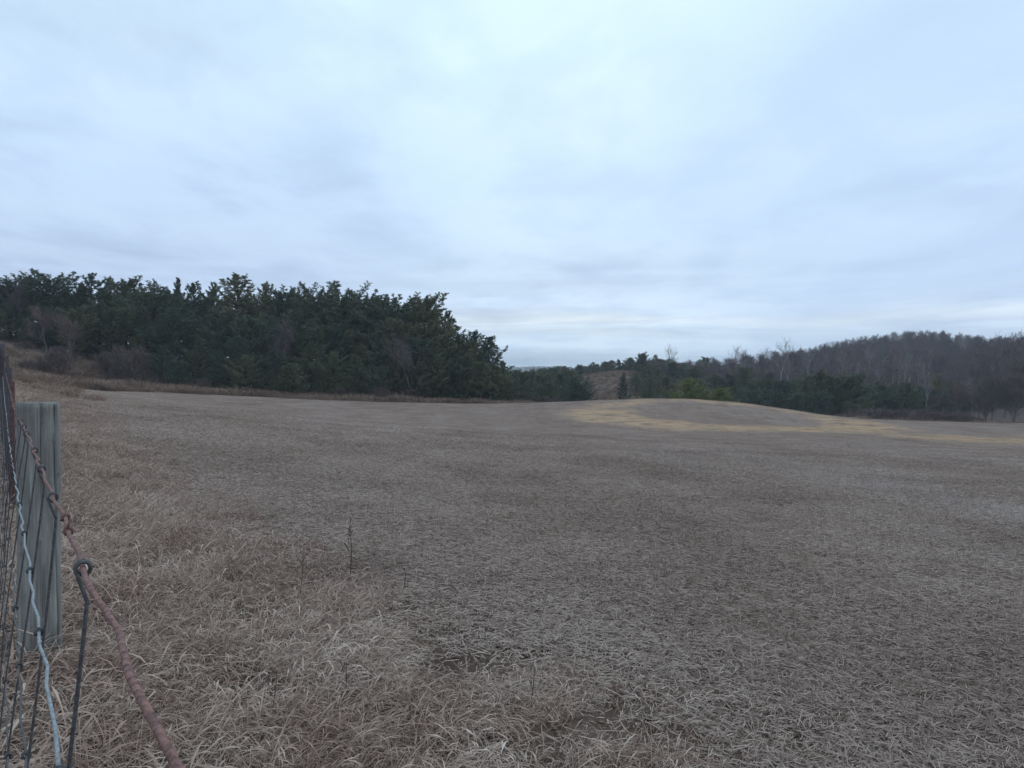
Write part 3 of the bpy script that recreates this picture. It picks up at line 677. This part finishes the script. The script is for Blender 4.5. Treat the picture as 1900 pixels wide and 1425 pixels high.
PV = {'dome': [pine(BASE, 'dome', s) for s in (1, 2, 3, 4)], 'flat': [pine(BASE, 'flat', s) for s in (11, 12)], 'open': [pine(BASE, 'open', s) for s in (21, 22, 23)],
      'young': [pine(BASE, 'young', s) for s in (31, 32, 33)], 'bushy': [pine(BASE*.5, 'bushy', s) for s in (41, 42)], 'spire': [pine(BASE, 'spire', s) for s in (51, 52)],
      'yellow': [pine(BASE*.4, 'bushy', 61, 'yellow_needles')]}
PH = {k: (BASE if k not in ('bushy', 'yellow') else BASE*(.5 if k == 'bushy' else .4)) for k in PV}
BV = {'oak': [bare(12, s, .55) for s in (1, 2, 3, 4)], 'maple': [bare(12, s, .42, dens=1.1) for s in (5, 6, 7)], 'pale': [bare(12, s, .34, 'pale_bark', 'pale_twigs', .8, low=.45, thick=1.15) for s in (8, 9)],
      'brush': [bare(3, s, .6, 'twigs', 'brush', .9, stems=4, low=.15, thick=.8) for s in (10, 11, 12)], 'sparse': [bare(12, s, .5, 'mid_bark', 'pale_twigs', .62, low=.4, thick=1.5) for s in (14, 15)],
      'thicket': [bare(7, s, .55, 'bark', 'brush', 1.15, stems=3, low=.12, thick=1.1) for s in (16, 17)]}
BH = {'oak': 12, 'maple': 12, 'pale': 12, 'brush': 3, 'sparse': 12, 'thicket': 7}
cnt = {}
LM = [(60, 'the reddish bare treetop'), (100, 'the round flat crown'), (172, 'the feathery shoots'), (236, 'the two ragged tips'), (290, 'the wide green flat top'), (362, 'the small ragged top'),
      (442, 'the tallest feathery pine'), (520, 'the pale forked bare tree'), (588, 'the knob of foliage'), (633, 'the crown sweeping right'), (705, 'the pale flat top'), (784, 'the last tall pine'),
      (828, 'the see-through pine'), (880, 'the spiky tipped pine'), (930, 'the end pine of the wood'), (1040, 'the gap in the skyline'), (1120, 'the open slope'), (1193, 'the highest round pine'), (1245, 'the lone pale bare tree'),
      (1277, 'the yellow green shrub'), (1335, 'the duller green shrub'), (1388, 'the pointed dark pine'), (1448, 'the tallest bare tree'), (1522, 'the broad evergreen'), (1575, 'the rounded evergreen'), (1630, 'the pale trunks'), (1682, 'the rightmost evergreen'), (1722, 'the white trunk'),
      (1790, 'the hill shoulder'), (1868, 'the tall open topped tree')]
pend = {}
def settle_labels():
    for stem, lst in pend.items():
        slots = {}
        for r, px, top in lst:
            lx, nm = min(LM, key=lambda l: abs(l[0]-px)); dx = px-lx
            rel = 'below' if abs(dx) < 9 else ('just left of' if dx < 0 else 'just right of')
            slots.setdefault((rel, nm), []).append((top, r))
        for (rel, nm), q in slots.items():
            q.sort(key=lambda a: a[0])
            for i, (_, r) in enumerate(q):
                if len(q) == 1: w = ''
                elif len(q) == 2: w = ('taller ', 'lower ')[i]
                elif len(q) == 3: w = ('tallest ', 'middling ', 'lowest ')[i]
                else: w = ['tallest ', 'second tallest ', 'third tallest ', 'fourth tallest ', 'fifth tallest '][i] if i < 5 else 'smallest '
                r['label'] = (w+stem+' '+rel+' '+nm)
def plant(fam, px, d, top=None, h=None, wide=1.0, label=None, group=None, cat='tree', name=None, rz=None, v=None):
    src, hh = (PV, PH) if fam in PV else (BV, BH)
    lst = src[fam]; i = cnt.get(fam, 0); cnt[fam] = i+1; tm, cm = lst[(v if v is not None else i) % len(lst)]
    x = (px-950)/F*d; z = gz(x, d)
    H = h if h else max(1.2, CAM_Z+(HOR-top)/F*d-z)
    nm = name or ('pine_tree' if fam in PV else 'bare_tree')
    r = obj(nm, None); r.location = (x, d, z-.05); r.rotation_euler = (0, 0, rng.uniform(0, 6.28) if rz is None else rz)
    s = H/hh[fam]; w = s**.75*wide*(1.0 if s < 1.5 else .9); r.scale = (w, w, s)
    tag(r, label, cat, group)
    if label and label.startswith('*'):
        r['label'] = label[1:]; pend.setdefault(label[1:], []).append((r, px, HOR-(z+H-CAM_Z)*F/d))
    obj('trunk', tm, r); obj('crown', cm, r); return r
WOOD = 'pines of the wood on the left'
# skyline of the wood: (px, top row, distance, kind, width, label)
sky_pines = [
 (-25, 508, 104, 'dome', 1.1, 'dark pine cut by the left edge of the picture at the end of the wood'),
 (18, 510, 102, 'dome', 1.1, 'dark broad pine second from the left end of the wood, below a reddish bare top'),
 (62, 507, 104, 'dome', .9, 'dark pine between the reddish bare top and the flat round pine crown'),
 (100, 499, 101, 'flat', 1.15, 'tallest pine at the left end with a dense rounded flat crown'),
 (148, 521, 104, 'open', .9, 'small spiky pine top just right of the round flat crown'),
 (172, 504, 103, 'open', 1.05, 'pine with feathery upright shoots right of the flat crowned pine'),
 (205, 511, 106, 'open', .8, 'narrow pine tip left of a low wide green crown'),
 (236, 510, 105, 'dome', .95, 'pine with two ragged tips left of the wide green crown'),
 (290, 519, 101, 'flat', 1.1, 'pine with a wide lighter green flat top in the left half of the wood'),
 (332, 514, 106, 'spire', .8, 'thin dark pine tip right of the wide flat green crown'),
 (362, 520, 104, 'open', .8, 'small ragged pine top, second left of the tallest feathery pine'),
 (393, 522, 105, 'open', .8, 'thin open pine top directly left of the tallest feathery pine'),
 (442, 503, 103, 'open', 1.25, 'tallest feathery open pine standing above the middle of the wood'),
 (489, 520, 105, 'open', .85, 'open slim pine directly right of the tallest feathery pine'),
 (527, 529, 102, 'dome', .9, 'rounded dark pine left of the two crowns with a gap of sky'),
 (552, 530, 106, 'dome', .8, 'low dark pine top between a rounded crown and a tall knob of foliage'),
 (588, 521, 103, 'flat', .8, 'pine with a knob of foliage above a gap of sky in its branches'),
 (633, 519, 102, 'flat', 1.0, 'pine with a flat crown sweeping to the right above a sky gap'),
 (672, 533, 106, 'flat', .7, 'small pale green flat pine top behind the sweeping crown'),
 (705, 541, 103, 'dome', .85, 'dark pine right of the small pale flat top'),
 (740, 543, 101, 'flat', 1.05, 'dark wide crowned pine left of the last tall pine of the wood'),
 (784, 538, 99, 'dome', 1.05, 'last tall dense pine before the wood steps down to the right'),
 (828, 574, 104, 'open', .9, 'thin see-through pine on the descending right shoulder of the wood'),
 (852, 614, 101, 'dome', .85, 'short pine in the notch of the descending shoulder'),
 (880, 610, 98, 'open', 1.1, 'open pine with spiky tips near the right end of the wood'),
 (908, 620, 96, 'young', 1.0, 'rounded pine second from the right end of the wood'),
 (930, 668, 94, 'young', .8, 'low pine at the right end of the wood beside the distant ridge'),
]
for px, tp_, d, fam, w, lab in sky_pines: plant(fam, px, d, top=tp_-1, wide=w*1.15, label=lab, group=WOOD)
# second row, hemmed in behind and before the skyline trees
for i, px in enumerate(np.linspace(-40, 860, 30)):
    top = np.interp(px, [-40, 100, 250, 440, 640, 790, 840, 870], [530, 528, 535, 540, 548, 562, 610, 640])-6+rng.uniform(0, 14)
    plant(['dome', 'flat', 'dome', 'open'][i % 4], px+rng.uniform(-8, 8), 108+rng.uniform(0, 7), top=top, wide=1.25, label='*pine behind the skyline rank', group=WOOD)
for i, px in enumerate(np.linspace(-30, 870, 34)):
    top = np.interp(px, [-40, 60, 300, 500, 700, 800, 880], [555, 560, 560, 575, 590, 610, 640])+rng.uniform(-10, 28)
    plant(['dome', 'young', 'dome', 'spire'][i % 4], px+rng.uniform(-9, 9), np.interp(px, [0, 300, 900], [95, 95, 95])+rng.uniform(-2, 3.5), top=top, wide=1.15, label='*mid height pine', group=WOOD)
# low pines and young growth down to the rough grass
low = [(215, 650, 88, 'young'), (300, 640, 89, 'young'), (330, 665, 87, 'bushy'), (372, 625, 90, 'young'), (440, 622, 88, 'young'), (455, 655, 86.5, 'bushy'), (505, 640, 89, 'young'),
       (540, 670, 87, 'bushy'), (575, 640, 90, 'young'), (620, 650, 90, 'young'), (660, 655, 90, 'young'), (700, 675, 89, 'bushy'), (735, 650, 91, 'young'), (780, 668, 91, 'young'),
       (812, 655, 92, 'young'), (845, 665, 92, 'young'), (868, 655, 93, 'young'), (893, 668, 92, 'bushy'), (925, 685, 92, 'bushy'), (905, 660, 95, 'young'), (942, 700, 93, 'bushy'), (395, 680, 87, 'bushy'), (500, 690, 87.5, 'bushy'), (600, 685, 89, 'bushy'),
       (650, 695, 89, 'bushy'), (760, 690, 91, 'bushy'), (820, 695, 92, 'bushy'), (860, 700, 92, 'bushy'), (265, 675, 88, 'young')]
for i, (px, tp_, d, fam) in enumerate(low):
    plant(fam, px, d, top=tp_, wide=1.15, label='*short bushy pine', group='low pines along the foot of the wood')
for px in range(-40, 170, 14):
    plant('young', px+rng.uniform(-4, 4), rng.uniform(99, 106), top=600+rng.uniform(-15, 15), wide=1.3, label='*dark pine deep in the wood', group='low pines along the foot of the wood')
# bare and brownish trees mixed into the wood
plant('oak', 45, 98, top=495, wide=.6, label='bare reddish treetop sticking out above the pines near the left edge', group=None, v=2)
plant('oak', 520, 89.5, top=580, wide=.6, label='pale forked bare tree standing before the dark pines of the wood', v=0)
plant('oak', 768, 90, top=608, wide=1.1, label='grey fine twigged bare tree before the pines near the right end of the wood', v=1)
plant('oak', 88, 91, top=560, wide=.9, label='brownish bare tree before the pines under the round flat crown')
plant('oak', 135, 90, top=575, wide=.9, label='brownish bare tree right of the one under the round flat crown')
for px, tp_, d in ((50, 630, 87), (110, 638, 87), (200, 645, 88)):
    plant('thicket', px, d, top=tp_, wide=1.2, label='*twiggy brown leafless thicket', group='leafless thickets in front of the wood', name='leafless_thicket', cat='shrub')
for px, tp_, d in ((118, 640, 80), (70, 660, 78), (40, 672, 76), (235, 632, 84), (205, 690, 84), (380, 700, 85), (285, 695, 85), (640, 712, 88), (708, 712, 88), (770, 715, 90)):
    plant('brush', px, d, top=tp_, wide=1.4, label='*small bare brown bush', group='small bare bushes below the wood', name='bare_bush', cat='bush')

# ---- right side: evergreens, brush, hill of bare trees
BELT = 'evergreens beyond the mound'
belt = [(968, 690, 118, 'young'), (985, 683, 150, 'dome'), (1005, 692, 128, 'bushy'), (1000, 686, 200, 'dome'), (1025, 680, 215, 'dome'), (1040, 690, 132, 'young'), (1048, 678, 230, 'young'), (1068, 697, 128, 'bushy'), (1075, 675, 225, 'dome'), (1100, 671, 235, 'young'),
        (1080, 712, 128, 'bushy'), (1020, 705, 122, 'bushy'), (1125, 669, 240, 'dome'), (1150, 667, 240, 'spire'), (1168, 662, 235, 'dome'), (1215, 657, 250, 'open'), (1225, 664, 240, 'dome'),
        (1158, 690, 150, 'spire'), (1180, 690, 185, 'young'), (1205, 672, 200, 'dome'), (1222, 685, 170, 'young'), (1248, 668, 200, 'dome'), (1270, 672, 205, 'young'), (1290, 678, 190, 'dome'), (1310, 660, 235, 'dome'), (1325, 690, 165, 'young'), (1240, 695, 150, 'bushy'), (1205, 700, 140, 'young'),
        (1300, 700, 150, 'young'), (1355, 690, 165, 'dome'), (1410, 697, 150, 'dome'), (1430, 688, 165, 'young'), (1455, 702, 140, 'young'), (1480, 700, 150, 'dome'), (1500, 694, 145, 'dome'), (1545, 703, 138, 'young'), (1600, 710, 145, 'dome'), (1655, 708, 150, 'young'), (1700, 722, 140, 'young'),
        (1370, 715, 130, 'bushy'), (1400, 722, 125, 'bushy'), (1345, 722, 130, 'bushy'), (1440, 725, 122, 'bushy'), (1475, 728, 120, 'bushy'), (1600, 735, 118, 'bushy'), (1560, 725, 122, 'young'), (1650, 735, 122, 'bushy'), (1690, 735, 125, 'bushy'), (1520, 725, 120, 'bushy'), (1630, 706, 150, 'spire')]
for px, tp_, d, fam in belt:
    far = d > 180
    plant(fam, px, d, top=tp_, wide=1.25, label='*distant dark pine' if far else '*dark bushy evergreen', group='distant pines on the slope' if far else BELT)
for i, px in enumerate(np.arange(985, 1250, 8.5)):
    plant(['dome', 'young', 'dome', 'spire'][i % 4], px+rng.uniform(-3, 3), rng.uniform(238, 262), top=np.interp(px, [985, 1050, 1110, 1180, 1250], [685, 677, 671, 664, 664])+rng.uniform(-2, 7), wide=1.35, label='*far dark pine', group='distant pines on the slope')
for i, px in enumerate(np.arange(938, 1062, 9.0)):
    plant(['young', 'dome'][i % 2], px+rng.uniform(-3, 3), rng.uniform(150, 185), top=np.interp(px, [938, 1000, 1060], [684, 682, 681])+rng.uniform(0, 6), wide=1.3, label='*dark pine filling the gap', group='distant pines on the slope')
for i, px in enumerate(np.arange(1395, 1750, 17.0)):
    plant(['young', 'dome', 'young', 'bushy'][i % 4], px+rng.uniform(-5, 5), rng.uniform(126, 150), top=np.interp(px, [1395, 1550, 1700, 1750], [701, 706, 716, 726])+rng.uniform(-3, 9), wide=1.35, label='*dark belt evergreen', group=BELT)
for px, tp_ in ((1048, 684), (1062, 690), (1076, 693), (1090, 700), (1066, 700), (1052, 698), (1196, 690), (1186, 702)):
    plant('young', px, rng.uniform(186, 205), top=tp_, wide=1.3, label='*dark clearing edge pine', group='distant pines on the slope')
plant('dome', 1193, 205, top=651, wide=1.2, label='round dark pine standing highest on the slope right of the gap', v=1)
plant('dome', 1388, 158, top=677, wide=.95, label='pointed dark pine rising above the belt right of the yellow green shrubs', v=2)
plant('dome', 1522, 124, top=682, wide=1.5, label='broad dark evergreen above the right flank of the mound', v=0)
plant('dome', 1577, 124, top=688, wide=1.6, label='broad rounded evergreen right of the one above the mound flank', v=3)
plant('young', 1682, 122, top=708, wide=1.5, label='rightmost rounded evergreen of the belt, beside the white trunk', v=1)
plant('yellow', 1277, 118, top=698, wide=1.4, label='bright yellow green shrub behind the top of the mound', cat='shrub', name='yellow_green_shrub')
plant('yellow', 1335, 118, top=716, wide=1.3, label='duller yellow green shrub right of the bright one behind the mound', cat='shrub', name='yellow_green_shrub')
plant('yellow', 1742, 150, top=690, wide=.9, h=None, label='olive green young tree among the bare trees right of the white trunk', name='olive_tree', v=0)
# bare trees one can tell apart
plant('sparse', 1245, 205, top=634, wide=1.0, label='tall pale bare tree with a spreading crown rising alone above the pines', v=0)
plant('sparse', 1366, 230, top=637, wide=.9, label='pale thin bare tree left of the round topped bare trees', v=1)
plant('oak', 1375, 225, top=645, wide=1.0, label='round topped bare tree on the skyline left of the hill', v=0)
plant('oak', 1411, 225, top=641, wide=1.1, label='round topped bare tree beside the tall pair at the foot of the hill', v=1)
plant('sparse', 1448, 215, top=622, wide=1.0, label='tallest bare tree on the skyline left of the hill', v=0)
plant('oak', 1466, 218, top=631, wide=.8, label='dense bare tree just right of the tallest one on the skyline', v=2)
plant('pale', 1722, 128, top=688, wide=.8, label='white trunked slender tree at the right end of the evergreens', v=1)
plant('oak', 1868, 150, top=610, wide=1.0, label='tall bare tree with an open top near the right edge', v=1)
plant('maple', 1893, 155, top=607, wide=1.0, label='tall open topped bare tree at the right edge of the picture', v=0)
for px, tp_, d in ((1658, 655, 180), (1668, 665, 190), (1680, 650, 185), (1645, 662, 200), (1628, 668, 205), (1610, 672, 210), (1690, 648, 175), (1700, 655, 182), (1715, 668, 170), (1635, 655, 210), (1805, 690, 140), (1750, 680, 160), (1592, 668, 215)):
    plant('pale', px, d, top=tp_, wide=.8, label='*slender pale trunked tree', group='pale trunked trees at the foot of the hill')
# wood on the hill
cand = []
gx = np.arange(30, 330, 9.6)
for d in np.arange(178, 372, 13.5):
    for x_ in np.arange(.12*d, .72*d, 9.3):
        cand.append((x_+rng.uniform(-3, 3), d+rng.uniform(-4, 4)))
cand.sort(key=lambda c: c[1]); n_h = 0
SKY = ([1200, 1250, 1300, 1350, 1400, 1480, 1540, 1600, 1650, 1700, 1750, 1800, 1850, 1900, 2100], [674, 670, 664, 661, 656, 645, 632, 621, 613, 608, 611, 618, 623, 621, 616])
rest = []
for x_, d in cand:
    px = 950+F*x_/d; z = gz(x_, d)
    if px < 1180 or px > 1960 or d < np.interp(px, [1180, 1500, 1800, 1960], [225, 190, 165, 150]): continue
    if vis_blk := (d > 300 and px < 1280): continue
    H = rng.uniform(8.5, 12.5); top_allowed = np.interp(px, *SKY)+rng.uniform(-3, 5)
    Hm = CAM_Z+(HOR-top_allowed)/F*d-z
    H = min(H, Hm)
    if H < 4: continue
    if n_h >= 285: rest.append((x_, d, z, H)); continue
    fam = ['oak', 'maple', 'oak', 'maple', 'oak', 'pale', 'maple'][n_h % 7]
    plant(fam, px, d, h=H, wide=1.05, label='slim pale barked tree among the bare trees of the hill wood' if fam == 'pale' else 'leafless grey brown tree low on the near slope of the hill' if d < 230 else 'leafless grey brown tree in the wood covering the hill', group='bare trees of the wood on the hill'); n_h += 1
for px in np.arange(1480, 1905, 7.5):
    d = rng.uniform(348, 364); top = np.interp(px, *SKY)+rng.uniform(0, 5)
    plant(['oak', 'maple'][n_h % 2], px, d, top=top, wide=1.0, label='leafless tree of the skyline row along the crest of the hill', group='bare trees of the wood on the hill'); n_h += 1
for i in range(26):       # nearer bare trees on the right
    px = 1735+i*8.6+rng.uniform(-5, 5); d = rng.uniform(122, 165)
    top = np.interp(px, [1730, 1790, 1850, 1950], [705, 672, 652, 636])+rng.uniform(0, 60)*(i % 3 > 0)
    plant(['oak', 'maple', 'maple', 'oak', 'maple', 'thicket'][i % 6], px, d, top=top, wide=.95, label='*brown leafless tree', group='near bare trees at the right edge')
for px, tp_, d in ((1765, 705, 140), (1792, 720, 135), (1840, 700, 145), (1885, 715, 140)):
    plant('young', px, d, top=tp_, wide=.8, label='*dark young evergreen', group='young evergreens at the right edge')
# purple brown brush row behind the field on the right
for i in range(20):
    px = 1558+i*13.5+rng.uniform(-5, 5); d = rng.uniform(93, 98)
    tp_ = np.interp(px, [1555, 1600, 1680, 1760, 1830], [762, 752, 752, 758, 774])+rng.uniform(-3, 4)
    plant('brush', px, d, top=tp_, wide=1.7, label='*purple brown bush', group='brush row at the foot of the evergreens', name='brush_bush', cat='bush')
for i in range(14):
    px = rng.uniform(955, 1160); d = rng.uniform(100, 112)
    plant('brush', px, d, h=rng.uniform(1.2, 2.2), wide=1.6, label='*bare brown dip bush', group='low bushes in the dip', name='low_bush', cat='bush')
# undergrowth: twigs too dense to count
x = rng.uniform(.1, .75, 5200); d = rng.uniform(150, 365, 5200); x = x*d; px = 950+F*x/d
k = (px > 1180) & (px < 1980) & (d > np.interp(px, [1180, 1500, 1800, 1960], [225, 185, 150, 130])); x, d = x[k], d[k]; n = len(x)
sc_ = rng.uniform(.7, 1.5, n)
und = [BV['brush'][i][1] for i in range(3)]
scatter('undergrowth', np.c_[x, d, ground(x, d)], rng.uniform(0, 6.28, n), sc_*1.3, rng.integers(0, 3, n), und, 'purple brown undergrowth between the bare trees on the hill', align=False, zs=sc_)
xs_ = rng.uniform(1430, 1960, 420); d = rng.uniform(338, 368, 420); x = (xs_-950)/F*d; n = 420; sc_ = rng.uniform(1.5, 2.6, n)
scatter('crest_undergrowth', np.c_[x, d, ground(x, d)-.3], rng.uniform(0, 6.28, n), sc_*1.2, rng.integers(0, 3, n), und, 'bare undergrowth along the crest of the hill', align=False, zs=sc_*.9)
x = rng.uniform(.08, .20, 900); d = rng.uniform(140, 235, 900); x = x*d; n = len(x)
scatter('slope_grass', np.c_[x, d, ground(x, d)], rng.uniform(0, 6.28, n), rng.uniform(.6, 1.3, n), rng.integers(0, 5, n), tallg, 'greyish brown rough grass covering the open slope', align=False)
# the far ridge, wooded from end to end
n = 5200; a = rng.uniform(-.5, .72, n); r = rng.uniform(600, 2600, n); x = np.sin(a)*r; y = np.cos(a)*r
far_m = [PV['dome'][0][1], BV['oak'][0][1], BV['maple'][0][1]]
scatter('distant_woods', np.c_[x, y, ground(x, y)], rng.uniform(0, 6.28, n), rng.uniform(1.2, 2.2, n), rng.integers(0, 3, n), far_m, 'wooded ridge far away in the gap', align=False, zs=rng.uniform(.5, .8, n))

settle_labels()
# ------------------------------------------------------------------ small things on the field
def stalk(px0, py0, px1, py1, r, label):
    a = np.array(ground_at_pixel(px0, py0)); b_ = np.array(ground_at_pixel(px1, py1)); T = np.linspace(0, 1, 9)[:, None]
    p = a*(1-T)+b_*T; p[:, 2] += r*.6+.003*np.sin(T[:, 0]*9); p[:, 0] += .006*np.sin(T[:, 0]*7)
    rr = r*(1+.25*np.isin(np.arange(9), [2, 5])-.04*np.arange(9)); mb = MB(); mb.tube(p, rr, 7)
    c = p[0].copy(); mb.v = [v-c for v in mb.v]; o = obj('fallen_stalk', mb.mesh('fallen_stalk', M['stalk'], True)); o.location = c
    tag(o, label, 'stalk', 'fallen stalks on the stubble')
stalk(1757, 1124, 1797, 1130, .0045, 'short pale stalk lying alone on the stubble at the right')
stalk(1375, 1363, 1420, 1385, .005, 'pale thick stalk lying on bare soil near the bottom of the picture')
stalk(1105, 1236, 1180, 1262, .0035, 'long pale stalk lying near the edge of the bare soil')
stalk(1410, 1188, 1427, 1186, .004, 'tiny pale stalk piece in the middle of the stubble')
stalk(1860, 1190, 1890, 1200, .004, 'pale stalk at the right edge of the stubble')
stalk(920, 1181, 942, 1184, .0035, 'short pale stalk near the orange soil patch')
stalk(1290, 1318, 1345, 1335, .0035, 'grey stalk beside the bare soil at the bottom')
def weed(px, py, hpx, label, br=4, r=.0022):
    x_, d, z = ground_at_pixel(px, py); H = hpx/F*d; mb = MB(); ln = rng.normal(0, .05)
    zs = np.linspace(0, H, 7); p = np.c_[ln*zs+.01*np.sin(zs*9), .0*zs, zs]; mb.tube(p, np.linspace(r, r*.5, 7), 5)
    for i in range(br):
        t_ = H*rng.uniform(.45, .98); a = rng.uniform(0, 6.28); l = H*rng.uniform(.08, .2); q = np.array([ln*t_, 0, t_])
        e = q+np.array([math.cos(a)*l*.6, math.sin(a)*l*.6, l]); mb.tube([q, (q+e)/2+[0, 0, -.004], e], [r*.6, r*.5, r*.9], 4)
    o = obj('weed_stalk', mb.mesh('weed_stalk', M['dark_stem'], True)); o.location = (x_, d, z); tag(o, label, 'weed', 'dead weed stalks standing in the margin')
weed(648, 1085, 100, 'tall dark dead weed stalk standing alone at the edge of the stubble', 7, .0035)
weed(747, 1110, 50, 'short dead weed stalk right of the tall dark one', 4, .003)
weed(555, 1110, 90, 'thin leaning dead weed stalk left of the tall dark one', 4)
weed(500, 1345, 95, 'dark weed stalk in the long grass near the bottom', 5)
weed(640, 1310, 75, 'short dark weed stalk in the grass right of the lowest one', 3)
weed(985, 1330, 85, 'dead weed stalk between the grass and the bare soil', 4)
# pale pebbles, many and tiny
pm = []
for i in range(3):
    u_, w_ = np.meshgrid(np.linspace(0, PI, 5), np.arange(6)*PI/3, indexing='ij'); rr = 1+.2*rng.normal(0, 1, u_.shape)
    v = np.stack([np.sin(u_)*np.cos(w_)*rr, np.sin(u_)*np.sin(w_)*rr*.8, np.cos(u_)*.6], -1).reshape(-1, 3)
    f = [t_ for a in range(4) for b_ in range(6) for t_ in ((a*6+b_, (a+1)*6+b_, (a+1)*6+(b_+1) % 6), (a*6+b_, (a+1)*6+(b_+1) % 6, a*6+(b_+1) % 6))]
    mb = MB(); mb.add(v, f); pm.append(mb.mesh('pebble_%02d' % i, M['pebble'], True))
n = 420; y = 1.5+rng.random(n)**1.3*22; x = rng.uniform(-.3, .68, n)*y+.3; k = margin_off(x, y) > 2.2; x, y = x[k], y[k]; n = len(x)
scatter('pebbles', np.c_[x, y, ground(x, y)+.01], rng.uniform(0, 6, n), rng.uniform(.002, .006, n), rng.integers(0, 3, n), pm, 'small pale pebbles scattered on the stubble')

M['clod'] = metal('soil_clod', (.10, .068, .05), (.25, .17, .125), .95, sc_=40)
cm = []
for q in pm:
    c_ = q.copy(); c_.name = 'clod'; c_.materials.clear(); c_.materials.append(M['clod']); cm.append(c_)
y = 1.5+rng.random(60000)*12; x = rng.uniform(-.72, .70, 60000)*y; k = (margin_off(x, y) > 1.7) & (rng.random(60000) < .15+soil_at(x, y)); x, y = x[k], y[k]; n = len(x)
scatter('soil_clods', np.c_[x, y, ground(x, y)+.004], rng.uniform(0, 6, n), .003+.013*rng.random(n)**3, rng.integers(0, 3, n), cm, 'small crumbs and clods of brown soil between the straw')

# ------------------------------------------------------------------ haze
hm = bpy.data.materials.new('haze'); hm.use_nodes = True; t = hm.node_tree; t.nodes.clear()
pvn = t.nodes.new('ShaderNodeVolumePrincipled'); pvn.inputs['Density'].default_value = .00036; pvn.inputs['Color'].default_value = (.86, .92, 1.0, 1)
out = t.nodes.new('ShaderNodeOutputMaterial'); t.links.new(pvn.outputs[0], out.inputs['Volume'])
HAZE = True
if HAZE:
    mb = MB(); mb.box((-2760, -2760, -32), (2760, 2760, 42)); tag(obj('haze', mb.mesh('haze', hm)), 'thin bluish haze over the valley', kind='stuff')
